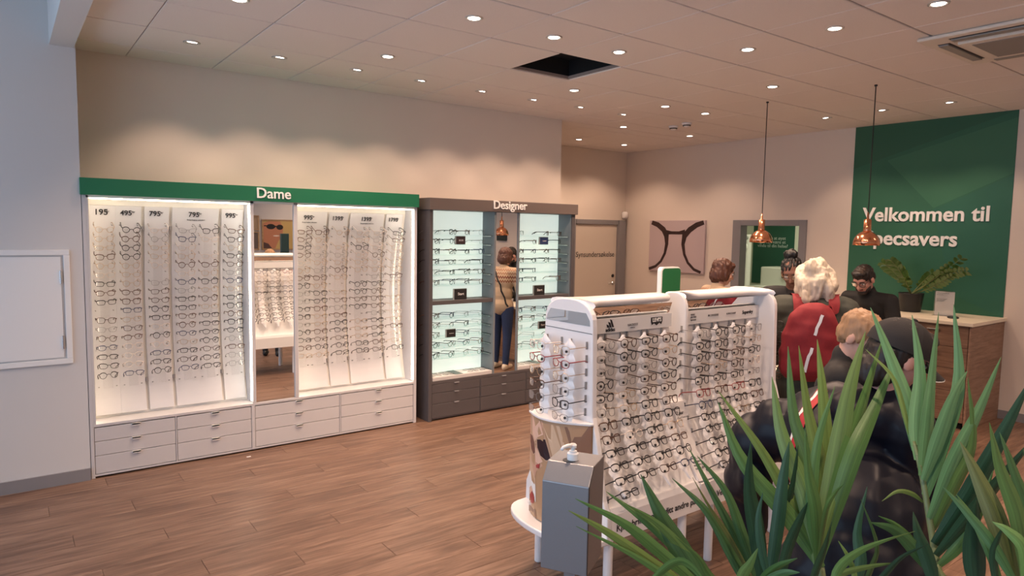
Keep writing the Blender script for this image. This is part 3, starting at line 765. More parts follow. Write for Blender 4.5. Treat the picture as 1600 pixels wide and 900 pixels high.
# ================================================================== WHITE FLOOR STAND (two bays, both sides)
st = empty('display_stand', (2.95, 2.475, 0), label='white floor display stand with rounded arches, rows of eyeglasses and a sunglasses poster', cat='display stand')
YC = 2.475
SW = mat('stand_white', (0.84, 0.82, 0.82), 0.28, coat=0.25)
SPANEL = mat('stand_panel', (0.87, 0.85, 0.84), 0.35)
def prof(z): return 2.42 - (0.22 * ((1.0 - z) / 0.52) ** 1.7 if z < 1.0 else 0.0)
def pnorm(z):
    dz = 1e-3; t = Vector((0, prof(z + dz) - prof(z - dz), 2 * dz)).normalized()
    return Vector((0, -t.z, t.y))
zz = [1.275 - i * (1.275 - 0.48) / 24 for i in range(25)]
def mir(y, s): return y if s > 0 else 2 * YC - y
bays_x = [(2.23, 2.885, [2.295 + 0.155 * k for k in range(4)], "nearer bay"), (3.005, 3.695, [3.035 + 0.16 * k for k in range(4)], "farther bay")]
for s in (1, -1):
    for x0, x1, cs, nm in bays_x:
        B().prism([(mir(prof(z), s), z) for z in zz] + [(mir(prof(z) + 0.012, s), z) for z in reversed(zz)], 0, x0, x1).obj('curved_panel', SPANEL, st)
        a, b_ = sorted((mir(2.405, s), mir(2.415, s)))
        B().box(x0, x1, a, b_, 1.276, 1.350).obj('logo_strip', mat('logo_strip_white', (0.74, 0.73, 0.73), 0.4), st)
        B().prism([(mir(2.425, s), 1.350), (mir(2.404, s), 1.408), (mir(2.414, s), 1.408), (mir(2.435, s), 1.350)], 0, x0, x1).obj('mirror_strip', MIRROR, st)
        ya, yb2 = mir(2.165, s), mir(2.20, s)
        B().prism([(ya, 0.335), (mir(2.172, s), 0.455), (mir(2.185, s), 0.482), (mir(2.205, s), 0.482), (mir(2.20, s), 0.335)], 0, x0 + 0.003, x1 - 0.001).obj('lip_tray', SW, st)
    # middle box between the two bays
    zm = [0.86 - i * (0.86 - 0.48) / 12 for i in range(13)]
    B().prism([(mir(prof(z) - 0.02, s), z) for z in zm] + [(mir(2.46, s), 0.48), (mir(2.46, s), 0.86)], 0, 2.888, 3.002).obj('middle_panel', SW, st)
    B().box(2.886, 3.007, *sorted((mir(2.168, s), mir(2.20, s))), 0.336, 0.47).obj('lip_tray', SW, st)
B().box(2.2, 3.72, 2.2, 2.75, 0.335, 0.35).obj('base_deck', SW, st)
def outline(y0, y1, foot=True):
    P = []
    if foot: P += [(2.165, 0.335), (2.168, 0.45)] + [(prof(z) - 0.12 * min(1, max(0, (z - 0.45) / 0.3)), z) for z in (0.52, 0.6, 0.7, 0.8, 0.9)]
    else: P += [(y0, 0.48)]
    hw = (y1 - y0) / 2; c = (y0 + y1) / 2
    for i in range(17):
        t = PI - PI * i / 16
        P.append((c + hw * math.copysign(abs(math.cos(t)) ** 0.8, math.cos(t)), 1.335 + 0.12 * math.sin(t) ** 0.8))
    Q = [(2 * YC - y, z) for y, z in P if z < 1.33]
    return P + Q[::-1]
for nm, x0, x1, y0, y1, ft in (('end_panel', 2.20, 2.232, 2.30, 2.65, True), ('end_panel', 3.695, 3.728, 2.30, 2.65, True), ('inner_panel', 2.98, 3.005, 2.385, 2.565, False)):
    B().prism(outline(y0, y1, ft), 0, x0, x1).obj(nm, SW, st, bevel=0.006)
# top bars: rounded section, closed left end running into the arch, the other end rounded off
def bar(xa, xb, r_end):
    rows = []
    n = 14
    xs = [xa + 0.0, xa + 0.03] + [xa + (xb - xa) * k / 6 for k in range(1, 6)] + [xb - r_end * (1 - math.sin(PI / 2 * k / 5)) for k in range(1, 6)]
    for i, x in enumerate(xs):
        e = max(0, (x - (xb - r_end)) / r_end) if r_end > 0 else 0
        k = math.sqrt(max(0.02, 1 - e * e))
        hw = (0.075 + 0.09 * max(0, 1 - (x - xa) / 0.09) ** 2) * k; hh = 0.025
        rows.append([(x, YC + hw * math.copysign(abs(math.cos(2 * PI * j / n)) ** 0.7, math.cos(2 * PI * j / n)), 1.43 + (hh * (0.55 + 0.45 * k)) * math.copysign(abs(math.sin(2 * PI * j / n)) ** 0.7, math.sin(2 * PI * j / n)) + (0 if math.sin(2 * PI * j / n) > 0 else 0.0)) for j in range(n)])
    b = B(); w = n; v = [p for r in rows for p in r]
    f = [(i * w + j, i * w + (j + 1) % w, (i + 1) * w + (j + 1) % w, (i + 1) * w + j) for i in range(len(rows) - 1) for j in range(w)]
    f += [tuple(range(n)), tuple((len(rows) - 1) * w + j for j in range(n))[::-1]]
    return b.add(v, f)
bar(2.225, 2.90, 0.05).obj('top_bar', SW, st, smooth=True)
bb = bar(2.0, 2.72, 0.0); bb.v = [(5.715 - p[0], p[1], p[2]) for p in bb.v]
bb.obj('top_bar', SW, st, smooth=True)
for x, y in ((2.26, 2.215), (2.80, 2.215), (3.03, 2.215), (3.64, 2.215), (2.26, 2.735), (2.80, 2.735), (3.03, 2.735), (3.64, 2.735)):
    B().lathe([(0.021, 0.0), (0.023, 0.004), (0.023, 0.335)], 16, (x, y, 0)).obj('leg', SW, st, smooth=False)
# logos on the strips
ly = 2.4035
lg = B()
for k, (w, h) in enumerate(((0.024, 0.012), (0.030, 0.024), (0.034, 0.036))):    # three slanting bars
    x = 2.395 + k * 0.017
    lg.add([(x + 0.014 - 0.010, ly, 1.304), (x + 0.014 + 0.004, ly, 1.304), (x + 0.014 + 0.004 - 0.45 * h, ly, 1.304 + h), (x + 0.0025 - 0.45 * h, ly, 1.304 + h + 0.006)], [(0, 1, 2, 3)])
lg.obj('logo', INK, st)
text('adidas', 0.066, Vector((2.388, ly, 1.284)), FACE_MY, INK, st, bold=0.02)
text('HACKETT', 0.075, Vector((2.545, ly, 1.302)), FACE_MY, GREYINK, st)
text('LONDON', 0.032, Vector((2.566, ly, 1.290)), FACE_MY, GREYINK, st)
lv = B().add([(2.72, ly, 1.335), (2.81, ly, 1.335), (2.81, ly, 1.310), (2.802, ly, 1.294), (2.786, ly, 1.303), (2.765, ly, 1.290), (2.744, ly, 1.303), (2.728, ly, 1.294), (2.72, ly, 1.310)], [tuple(range(9))])
lv.obj('logo', INK, st)
text("LEVI'S", 0.068, Vector((2.731, ly - 0.001, 1.311)), FACE_MY, LETTERW, st, bold=0.02)
text('MARC\nJACOBS\neyewear', 0.05, Vector((3.045, ly, 1.325)), FACE_MY, GREYINK, st)
B().lathe([(0.006, 0), (0.006, 0.001)], 12, (3.205, ly, 1.316), Matrix.Rotation(PI / 2, 4, 'X')).obj('logo', INK, st)
text('CONVERSE', 0.078, Vector((3.216, ly, 1.311)), FACE_MY, GREYINK, st)
text('LONGCHAMP', 0.088, Vector((3.37, ly, 1.312)), FACE_MY, GREYINK, st)
text('Superdry', 0.105, Vector((3.525, ly, 1.306)), FACE_MY, INK, st, bold=0.02)
text('Kjøp brillen og få ditt andre par', 0.60, Vector((2.26, 2.1655, 0.375)), FACE_MY, INK, st, bold=0.006)
text('Velg solbriller som ditt andre par', 0.62, Vector((3.02, 2.1655, 0.375)), FACE_MY, INK, st, bold=0.006)
B_TILT = FACE_MY @ Matrix.Rotation(math.radians(-24), 3, 'X')
text('2 par\ndesigner-\nbriller fra\n1795 kr.', 0.105, Vector((2.893, prof(0.80) - 0.024, 0.795)), FACE_MY @ Matrix.Rotation(math.radians(-14), 3, 'X'), INK, st)
text('Forutsetter\nbrilleglass\nmed ett par\nvanlige glass', 0.085, Vector((2.895, prof(0.585) - 0.026, 0.575)), FACE_MY @ Matrix.Rotation(math.radians(-38), 3, 'X'), GREYINK, st)
# scalloped nose strips with a black tag at every place, and the spectacles themselves
TAGM = mat('tag_black', (0.01, 0.01, 0.011), 0.3)
NRS = 12
_zs = [1.25 - 0.004 * i for i in range(193)]
_rim = [Vector((0, prof(z), z)) + pnorm(z) * 0.125 for z in _zs]
_cum = [0.0]
for i in range(1, len(_zs)): _cum.append(_cum[-1] + (_rim[i] - _rim[i - 1]).length)
def row_z(k):
    """panel height of row k: rows are evenly spaced along the line of the spectacle fronts"""
    i0 = min(range(len(_zs)), key=lambda i: abs(_zs[i] - 1.236)); i1 = min(range(len(_zs)), key=lambda i: abs(_zs[i] - 0.503))
    s_ = _cum[i0] + (_cum[i1] - _cum[i0]) * k / 11
    return _zs[min(range(len(_zs)), key=lambda i: abs(_cum[i] - s_))]
def strip(cx, s, rows, endz):
    pts = []
    N = 8 * rows
    z0, z1 = row_z(0) + 0.035, endz
    L = []; 
    for i in range(N + 1):
        z = z0 + (z1 - z0) * i / N
        ph = ((z - row_z(0)) / 0.058)
        w = 0.036 + 0.008 * math.cos(2 * PI * ph)
        if i < 4: w *= (i + 0.5) / 4.2
        if i > N - 7: w *= (N - i + 0.3) / 7
        n = pnorm(z); c = Vector((0, prof(z), z)) + n * 0.082
        L.append((w, c))
    rows_ = []
    for w, c in L:
        rows_.append([(cx + u * w, mir(c.y + 0.012 * abs(u) ** 1.5, s), c.z) for u in (-1, -0.5, 0, 0.5, 1)])
    return B().grid(rows_)
for s in (1, -1):
    for x0, x1, cs, nm in bays_x:
        for ci, cx in enumerate(cs):
            nr = NRS - (0 if ci == 0 else 1) if s > 0 else 10
            o = strip(cx + 0.004, s, nr, max(0.484, row_z(nr - 1) - 0.085)).obj('nose_strip', STRIP, st, smooth=True)
            tg = B(); hb = B()
            for k in range(nr):
                z = row_z(k); n = pnorm(z); p = Vector((0, prof(z), z))
                q = p + n * 0.087 + Vector((0, 0, -0.012))
                if s < 0: q.y = 2 * YC - q.y
                nn = Vector((0, n.y * s, n.z))
                R = nn.to_track_quat('Z', 'Y').to_matrix().to_4x4()
                if s > 0: tg.lathe([(0.0064, 0.0), (0.0064, 0.006), (0.003, 0.008)], 10, (cx, q.y, q.z), R)
                for sx in (-1, 1):
                    a = p + n * 0.004; b_ = p + n * 0.016 + Vector((0, 0, 0.0))
                    hb.box(cx + sx * 0.055 - 0.003, cx + sx * 0.055 + 0.003, *sorted((mir(a.y, s), mir(b_.y, s))), a.z + 0.0, a.z + 0.034)
                c = rnd.choices(['black', 'brown', 'gold', 'grey', 'tortoise', 'blue', 'clear', 'red'], [2.6, 1.0, 1.5, 1.8, .8, .8, .6, .25] if k < 6 else [7, 1, .4, 1.2, .8, 1.0, .2, 0])[0]
                sh = rnd.choice(shapes)
                if s > 0:
                    M = frameM(Vector((cx, 0, 0)) + p + n * 0.125, n, rnd.uniform(-.03, .03))
                    glasses(sh, c, M, "%s %s eyeglasses on the white stand's %s, %s column, row %s" % (c, sh, nm, ORD[ci], ORD[k]), 'eyeglasses on the white stand')
                else:
                    pp = Vector((cx, mir((p + n * 0.125).y, -1), (p + n * 0.125).z))
                    rest_glasses(sh, c, frameM(pp, Vector((0, -n.y, n.z))))
            if s > 0: tg.obj('security_tag', TAGM, st)['kind'] = 'stuff'
            hb.obj('temple_stop', PEG, st)['kind'] = 'stuff'
# the narrow end: two short columns facing the window, above a curved poster
for ex, sg, rows in ((2.20, -1, 6), (3.728, 1, 6)):
    for ci, cy in enumerate((2.385, 2.565)):
        rr = []
        N = 8 * rows
        for i in range(N + 1):
            z = 1.275 - i * (1.275 - 0.875) / N
            w = 0.034 + 0.007 * math.cos(2 * PI * (z - 1.235) / 0.064)
            if i < 4: w *= (i + 0.5) / 4.2
            rr.append([(ex + sg * (0.078 - 0.014 * abs(u) ** 1.5), cy + u * w, z) for u in (-1, -.5, 0, .5, 1)])
        B().grid(rr).obj('nose_strip', STRIP, st, smooth=True)
        tg = B(); hb = B()
        for k in range(rows):
            z = 1.225 - k * 0.064
            tg.lathe([(0.0064, 0.0), (0.0064, 0.006), (0.003, 0.008)], 10, (ex + sg * 0.083, cy, z - 0.012), Matrix.Rotation(sg * PI / 2, 4, 'Y'))
            for sy in (-1, 1): hb.box(*sorted((ex + sg * 0.004, ex + sg * 0.012)), cy + sy * 0.056 - 0.003, cy + sy * 0.056 + 0.003, z, z + 0.036)
            if sg < 0:
                c = ['gold', 'red', 'gold', 'grey', 'black', 'grey'][k] if ci == 0 else ['clear', 'red', 'gold', 'brown', 'grey', 'grey'][k]
                sh = ['square', 'oval', 'round', 'square', 'square', 'oval'][k]
                glasses(sh, c, frameM(Vector((ex - 0.125, cy, z)), (-1, 0, 0)), "%s %s eyeglasses on the stand's window end above the poster, %s column, row %s" % (c, sh, ('near', 'far')[ci], ORD[k]), 'eyeglasses on the white stand')
            elif k < 6:
                rest_glasses(rnd.choice(shapes), rnd.choice(['black', 'brown', 'red']), frameM(Vector((ex + 0.125, cy, z)), (1, 0, 0)))
        tg.obj('security_tag', TAGM, st)['kind'] = 'stuff'; hb.obj('temple_stop', PEG, st)['kind'] = 'stuff'
# mirror band in the end arch
B().prism([(2.315, 1.335), (2.635, 1.335), (2.632, 1.36), (2.605, 1.395), (2.345, 1.395), (2.318, 1.36)], 0, 2.1975, 2.1999).obj('mirror_strip', MIRROR, st)
B().box(2.198, 2.2, 2.302, 2.648, 1.299, 1.302).obj('seam', GREYINK, st)
# bowed poster and shelf
def post_pt(u, v, off=0.0): return (2.105 + 0.085 * u * u - 0.052 * math.sin(PI * u) - off, 2.632 - 0.355 * u, 0.865 - 0.51 * v)
pb = B()
us = [i / 10 for i in range(11)]
pb.grid([[post_pt(u, v) for u in us] for v in (0, 1)]).grid([[(post_pt(u, v)[0] + 0.012, *post_pt(u, v)[1:]) for u in us[::-1]] for v in (0, 1)])
PST = [mat('print_skin', (0.62, 0.36, 0.25), 0.35), mat('print_skin_light', (0.78, 0.50, 0.37), 0.35), mat('print_hair', (0.50, 0.30, 0.17), 0.35), mat('print_hair_light', (0.68, 0.47, 0.31), 0.35),
       mat('print_lens', (0.035, 0.018, 0.022), 0.25), mat('print_lens_brown', (0.16, 0.07, 0.06), 0.25), mat('print_lips', (0.42, 0.06, 0.06), 0.35), mat('print_gold', (0.60, 0.38, 0.25), 0.3), LETTERW, mat('print_hair_dark', (0.27, 0.14, 0.085), 0.35)]
pb.obj('poster', PST[2], st)
def poly(pts, mi, lay, name='poster_print'):
    # subdivide in u so that the print follows the bow
    b = B(); c = (sum(p[0] for p in pts) / len(pts), sum(p[1] for p in pts) / len(pts))
    v = [post_pt(*p, 0.0006 + 0.0004 * lay) for p in pts] + [post_pt(*c, 0.0006 + 0.0004 * lay)]
    b.add(v, [(i, (i + 1) % len(pts), len(pts)) for i in range(len(pts))])
    return b.obj(name, PST[mi], st)
def ellp(cx, cy, a, b_, n=18, rot=0): return [(cx + a * math.cos(2 * PI * i / n) * math.cos(rot) - b_ * math.sin(2 * PI * i / n) * math.sin(rot), cy + a * math.cos(2 * PI * i / n) * math.sin(rot) + b_ * math.sin(2 * PI * i / n) * math.cos(rot)) for i in range(n)]
def cv_(P):
    out = []
    for x, y in P:
        v = (y - 110) / 690
        for _ in range(3):
            u = (x - (130 - 15 * v)) / 352; v = (y - 80 - 70 * u) / 690
        out.append((min(1, max(0, u)), min(1, max(0, v))))
    return out
def pp(P, mi, lay): poly(cv_(P), mi, lay)
pp([(130, 80), (262, 112), (285, 220), (330, 380), (262, 420), (215, 460), (195, 520), (150, 430), (128, 330), (120, 220)], 0, 0)
pp([(160, 92), (245, 118), (272, 205), (228, 228), (192, 268), (162, 216)], 1, 1)
pp([(262, 130), (330, 136), (368, 300), (372, 365), (330, 372), (302, 232)], 3, 1)
pp([(330, 136), (382, 148), (412, 330), (372, 362)], 2, 1)
pp([(382, 148), (482, 150), (485, 360), (412, 340)], 9, 1)
pp([(345, 140), (360, 142), (392, 330), (378, 335)], 3, 2)
pp([(116, 330), (145, 400), (205, 520), (205, 570), (116, 480)], 3, 1)
pp([(114, 470), (205, 560), (210, 680), (112, 620)], 8, 1)
pp([(112, 690), (210, 730), (215, 840), (110, 775)], 9, 1)
pp([(120, 605), (156, 580), (176, 612), (132, 650)], 1, 2); pp([(130, 650), (165, 612), (196, 650), (186, 695), (146, 702)], 6, 2)
pp([(126, 216), (168, 224), (196, 268), (206, 345), (182, 362), (146, 336), (127, 284)], 7, 2)
pp([(130, 226), (165, 232), (190, 272), (199, 340), (180, 354), (150, 329), (132, 280)], 5, 3)
pp([(214, 238), (290, 226), (316, 328), (325, 374), (290, 383), (246, 356), (218, 304)], 7, 2)
pp([(220, 246), (285, 236), (309, 330), (317, 369), (289, 375), (251, 349), (225, 300)], 4, 3)
pp([(190, 266), (220, 268), (220, 278), (191, 277)], 7, 3)
pp([(203, 296), (220, 312), (268, 388), (236, 410), (207, 402), (200, 345)], 1, 2)
pp([(210, 422), (246, 402), (240, 440), (214, 440)], 6, 2)
to = text('din nye stil', 0.15, Vector((2.090, 2.625, 0.395)), Matrix(((0, 0, -1), (-1, 0, 0), (0, 1, 0))), LETTERW, st)
sh_pts = [(2.2 - 0.205 * math.sin(PI * i / 20) ** 0.7, 2.475 + 0.31 * math.cos(PI * i / 20)) for i in range(21)] + [(2.232, 2.165), (2.232, 2.785)]
B().prism(sh_pts, 2, 0.322, 0.352).obj('end_shelf', SW, st, bevel=0.006)
B().prism([(post_pt(i / 16, 0)[0] - 0.008, post_pt(i / 16, 0)[1] + (0.006 if i == 0 else 0)) for i in range(17)] + [(2.2, 2.272), (2.2, 2.64)], 2, 0.866, 0.878).obj('poster_cap', SW, st, bevel=0.003)

o = REST.obj('eyeglasses', REST_M, smooth=True)
tag(o, "remaining small eyeglasses: those on the charcoal cabinet's glass shelves and on the stand's far side", 'eyeglasses', kind='stuff')

# ================================================================== HAND-GEL DISPENSER
gd = empty('gel_dispenser', (1.49, 1.62, 0), 0, 'grey metal hand gel dispenser box with white pump on a post', 'dispenser')
DG = mat('dispenser_grey', (0.27, 0.27, 0.285), 0.36, metal=0.55, noise=0.03, nscale=200)
fx, fy = Vector((0.866, 0.5, 0)).normalized(), Vector((-0.5, 0.866, 0)).normalized()
MD = Matrix(((fx.x, fy.x, 0, 1.473), (fx.y, fy.y, 0, 1.611), (0, 0, 1, 0), (0, 0, 0, 1)))
bx = B()
hw, hd = 0.078, 0.085       # half width along local y (front), half depth along local x
pf = [(-hd, 0.69), (-hd, 0.982), (-hd + 0.05, 1.034), (hd, 1.034), (hd, 0.69)]
bx.prism(pf, 1, -hw, hw); bx.v = [MD @ Vector(p) for p in bx.v]
bx.obj('housing', DG, gd, bevel=0.0025)
sm = B(); sm.prism([(-hd + 0.0005, 0.692), (-hd + 0.0005, 0.982), (-hd + 0.051, 1.0345), (-hd + 0.055, 1.0345), (-hd + 0.006, 0.982), (-hd + 0.006, 0.692)], 1, -hw - 0.0009, -hw - 0.0003); sm.v = [MD @ Vector(p) for p in sm.v]
sm.obj('seam', BLACK, gd)
B().lathe([(0.022, 1.0342), (0.022, 1.0354)], 20, (0, 0, 0), MD @ Matrix.Translation((-0.012, 0.012, 0))).obj('bottle_hole', BLACK, gd)
PW_ = mat('pump_white', (0.80, 0.80, 0.80), 0.3)
PM = MD @ Matrix.Translation((0.0, 0.004, 0))
B().lathe([(0.019, 1.0350), (0.019, 1.0560), (0.013, 1.0600), (0.013, 1.0640), (0.0065, 1.0660), (0.0065, 1.0720), (0.011, 1.0740), (0.012, 1.0840), (0.008, 1.0880)], 28, (0, 0, 0), PM).obj('pump', PW_, gd)
nz = B().tube([(0, 0, 1.0820), (-0.02, 0.012, 1.0840), (-0.036, 0.022, 1.0820), (-0.042, 0.026, 1.0740)], [0.008, 0.007, 0.006, 0.005], 8); nz.v = [PM @ Vector(p) for p in nz.v]
nz.obj('pump_nozzle', PW_, gd, smooth=True)
po = B().box(-0.02, 0.02, -0.02, 0.02, 0.012, 0.69).box(-0.15, 0.15, -0.15, 0.15, 0, 0.012); po.v = [MD @ Vector(p) for p in po.v]
po.obj('post', DG, gd, bevel=0.002)

# ================================================================== GREEN TOTEM behind the stand
tt = empty('sign_totem', (3.78, 3.2, 0), label='narrow green upright sign with white edge standing behind the white stand', cat='sign')
TG = mat('totem_green', (0.012, 0.135, 0.045), 0.45)
def rr(x0, x1, z0, z1, r, n=5):
    P = []
    for cx, cz, a0 in ((x1 - r, z1 - r, 0), (x0 + r, z1 - r, PI / 2)):
        for i in range(n + 1): P.append((cx + r * math.cos(a0 + PI / 2 * i / n), cz + r * math.sin(a0 + PI / 2 * i / n)))
    return P + [(x0, z0), (x1, z0)]
B().prism(rr(3.70, 3.905, 0.02, 1.54, 0.03), 1, 3.19, 3.225).obj('panel_edge', GLOSSW, tt)
B().prism(rr(3.712, 3.905, 0.03, 1.53, 0.025), 1, 3.187, 3.191).obj('panel_face', TG, tt)
B().box(3.62, 3.98, 3.08, 3.34, 0, 0.02).obj('foot_plate', GLOSSW, tt, bevel=0.004)

# ================================================================== WOOD COUNTER, DESKS
CWD = wood('counter_wood', (0.17, 0.095, 0.062), (0.235, 0.138, 0.092), (0.31, 0.19, 0.13), 1, 0.5, per_object=True, bands=1.3)
CWX = wood('counter_wood_end', (0.19, 0.11, 0.075), (0.27, 0.165, 0.115), (0.35, 0.225, 0.16), 0, 0.5, per_object=True, bands=1.3)
ct = empty('counter', (7.45, 3.4, 0), label='wood-grain counter with pale worktop under the green welcome wall', cat='counter')
B().box(7.06, 7.872, 2.405, 2.425, 0.0, 0.972).obj('end_panel', CWX, ct, bevel=0.001, seg=1)
B().box(7.08, 7.872, 2.426, 4.2, 0.06, 0.972).obj('carcass', CWD, ct)
B().box(7.10, 7.87, 2.45, 4.18, 0, 0.06).obj('plinth', DARK, ct)
B().box(7.035, 7.872, 2.39, 4.22, 0.972, 1.005).obj('worktop', mat('worktop_cream', (0.80, 0.72, 0.58), 0.35), ct, bevel=0.003)
for j in range(3):
    for z0, z1 in ((0.065, 0.35), (0.354, 0.56), (0.564, 0.765), (0.769, 0.968)):
        y0 = 2.43 + j * 0.59
        dr = B().box(7.06, 7.08, y0, y0 + 0.585, z0, z1).obj('drawer', CWD, ct, bevel=0.0015, loc=(7.06, y0 + .29, z0), seg=1)
        B().box(7.04, 7.062, y0 + 0.24, y0 + 0.345, z1 - 0.055, z1 - 0.045).obj('handle', CHROME, dr)
# staff desks where people are served
DWD = wood('desk_wood', (0.20, 0.105, 0.06), (0.29, 0.165, 0.10), (0.38, 0.235, 0.15), 1, 0.5, per_object=True, bands=1.2)
for (x0, x1, y0, y1, lab) in ((4.50, 4.80, 2.45, 3.35, 'wood service desk with pale top between the red rucksack and the staff'), (5.42, 5.78, 2.6, 4.2, 'wood service desk with pale top in front of the bearded man')):
    e = empty('service_desk', ((x0 + x1) / 2, (y0 + y1) / 2, 0), label=lab, cat='desk', group='wood service desks')
    B().box(x0, x1, y0, y0 + 0.04, 0, 0.74).box(x0, x1, y1 - 0.04, y1, 0, 0.74).box(x0 + 0.02, x0 + 0.05, y0 + .04, y1 - .04, 0.05, 0.74).obj('frame', DWD, e)
    B().box(x0 - 0.02, x1 + 0.02, y0 - 0.02, y1 + 0.02, 0.74, 0.772).obj('desk_top', mat('worktop_cream', (0.80, 0.72, 0.58), 0.35), e, bevel=0.003)
mo = empty('monitor', (5.62, 2.98, 0.772), label='small black monitor on the desk beside the man in black', cat='monitor')
B().box(5.55, 5.72, 2.93, 3.06, 0.772, 0.78).box(5.625, 5.645, 2.98, 3.01, 0.78, 0.95).obj('stand_foot', BLACK, mo)
B().box(5.60, 5.625, 2.90, 3.24, 0.90, 1.13).obj('screen_housing', BLACK, mo, bevel=0.004)
sg = empty('sign_holder', (7.5, 2.81, 1.005), label='white upright notice in an acrylic holder on the counter', cat='notice')
B().box(7.495, 7.505, 2.725, 2.895, 1.006, 1.245).obj('notice_sheet', LETTERW, sg)
B().box(7.485, 7.493, 2.72, 2.90, 1.005, 1.255).box(7.44, 7.56, 2.72, 2.90, 1.005, 1.0065).obj('acrylic_front', ACRYL, sg)
text('Velkommen inn til\nsynsprøve', 0.11, Vector((7.484, 2.88, 1.225)), FACE_MX, GREYINK, sg)
text('For deg som trenger\nbriller eller linser,\nspør oss gjerne', 0.095, Vector((7.484, 2.88, 1.17)), FACE_MX, GREYINK, sg)
tag(B().ell((7.32, 2.66, 1.014), (0.032, 0.052, 0.016)).obj('computer_mouse', BLACK, smooth=True, loc=(7.32, 2.66, 1.005)), 'small black mouse lying on the pale counter top', 'mouse')

# potted foliage plant on the counter
zp = empty('potted_plant', (7.58, 3.16, 1.005), label='leafy green plant with arching fronds in a black pot on the counter', cat='plant')
B().lathe([(0.095, 1.006), (0.118, 1.19), (0.12, 1.20), (0.108, 1.20), (0.104, 1.18)], 24, (7.58, 3.16, 0), caps=False).lathe([(0.094, 1.006), (0.095, 1.007)], 24, (7.58, 3.16, 0)).obj('pot', BLACK, zp, smooth=True)
B().lathe([(0.106, 1.178), (0.1, 1.183), (0.02, 1.186)], 24, (7.58, 3.16, 0)).obj('soil', mat('soil', (0.02, 0.014, 0.01), 0.9), zp)
ZL = mat('zz_leaf', (0.075, 0.155, 0.028), 0.3, noise=0.45, nscale=22, coat=0.3); ZS = mat('zz_stem', (0.16, 0.19, 0.06), 0.5)
def zz_frond(tip, mid, n, sz):
    p0 = Vector((7.58, 3.16, 1.18)); p2 = Vector(tip); p1 = Vector(mid)
    P = [p0 * (1 - t) ** 2 + p1 * 2 * t * (1 - t) + p2 * t * t for t in [i / 14 for i in range(15)]]
    stem = B().tube(P, [0.008 - 0.0004 * i for i in range(15)], 6).obj('stem', ZS, zp, smooth=True)
    lb = B()
    for i in range(n):
        t = 0.34 + 0.66 * i / (n - 1); p = p0 * (1 - t) ** 2 + p1 * 2 * t * (1 - t) + p2 * t * t
        d = ((p1 - p0) * (1 - t) + (p2 - p1) * t).normalized()
        for s in (-1, 1):
            sd = d.cross(Vector((0.85, 0.3, 0.4))).normalized() * s
            L = sz * (1 - 0.35 * abs(t - 0.7) / 0.36); ax = (d * 0.55 + sd * 0.8 + Vector((rnd.uniform(-.2, .2), 0, rnd.uniform(-.05, .25)))).normalized()
            nn = ax.cross(d).normalized(); sw = nn.cross(ax) if False else ax.cross(nn)
            rows = []
            for q in range(6):
                u = q / 5; w = L * 0.31 * math.sin(PI * min(1, u * 0.94 + 0.03)) ** 0.75; c = p + ax * (L * u) + Vector((0, 0, -0.12 * L * u * u))
                rows.append([c - sw * w + nn * w * .25, c, c + sw * w + nn * w * .25])
            lb.grid(rows)
    lb.obj('leaflets', ZL, stem, smooth=True)['kind'] = 'stuff'
zz_frond((7.42, 2.67, 1.575), (7.5, 2.98, 1.30), 11, 0.085)
zz_frond((7.38, 2.60, 1.465), (7.5, 2.86, 1.45), 10, 0.085)
zz_frond((7.45, 2.75, 1.40), (7.52, 2.95, 1.26), 10, 0.07)
zz_frond((7.48, 3.42, 1.50), (7.54, 3.28, 1.40), 10, 0.085)
zz_frond((7.40, 3.30, 1.53), (7.5, 3.22, 1.42), 11, 0.085)
zz_frond((7.70, 3.36, 1.45), (7.64, 3.25, 1.38), 9, 0.085)
zz_frond((7.36, 3.14, 1.36), (7.46, 3.16, 1.30), 6, 0.08)
zz_frond((7.66, 3.0, 1.42), (7.62, 3.08, 1.32), 8, 0.07)

# ================================================================== EXAM ROOM CONTENTS
xp = empty('wall_poster', (10.39, 6.5, 1.2), label='dark green text poster on the wall inside the exam room', cat='poster')
B().box(10.385, 10.398, 6.17, 6.93, 0.95, 1.98).obj('poster_sheet', mat('exam_poster', (0.012, 0.075, 0.045), 0.5), xp)
text('Visste du at øyet\nogså kan være et\nvindu til din helse?', 0.56, Vector((10.383, 6.84, 1.70)), FACE_MX, mat('poster_text', (0.45, 0.52, 0.47), 0.6), xp, line=0.85)
EQ = mat('equipment_white', (0.62, 0.64, 0.56), 0.45); EQG = mat('equipment_grey', (0.32, 0.34, 0.31), 0.4)
ex = empty('exam_unit', (9.6, 6.5, 0), label='white eye exam instrument column with arm inside the exam room', cat='instrument')
B().lathe([(0.20, 0), (0.20, 0.05), (0.06, 0.08), (0.06, 1.75), (0.05, 1.78)], 20, (9.62, 6.52, 0)).obj('column', EQ, ex, smooth=True)
B().tube([(9.62, 6.52, 1.72), (9.5, 6.5, 1.74), (9.35, 6.46, 1.70)], 0.035, 10).obj('arm', EQG, ex, smooth=True)
B().ell((9.3, 6.45, 1.58), (0.06, 0.15, 0.11)).ell((9.26, 6.45, 1.43), (0.09, 0.12, 0.16)).obj('instrument_head', EQ, ex, smooth=True)
B().lathe([(0.05, 0), (0.05, 0.03)], 16, (9.20, 6.42, 1.40), Matrix.Rotation(-PI / 2, 4, 'Y')).lathe([(0.035, 0), (0.035, 0.03)], 16, (9.22, 6.44, 1.57), Matrix.Rotation(-PI / 2, 4, 'Y')).obj('dial', EQG, ex, smooth=True)
B().tube([(9.3, 6.5, 1.70), (9.28, 6.58, 1.78), (9.25, 6.66, 1.80)], 0.018, 8).obj('lamp_arm', BLACK, ex, smooth=True)
ds = empty('instrument_cabinet', (9.95, 6.1, 0), label='white instrument cabinet with black attachments inside the exam room', cat='cabinet')
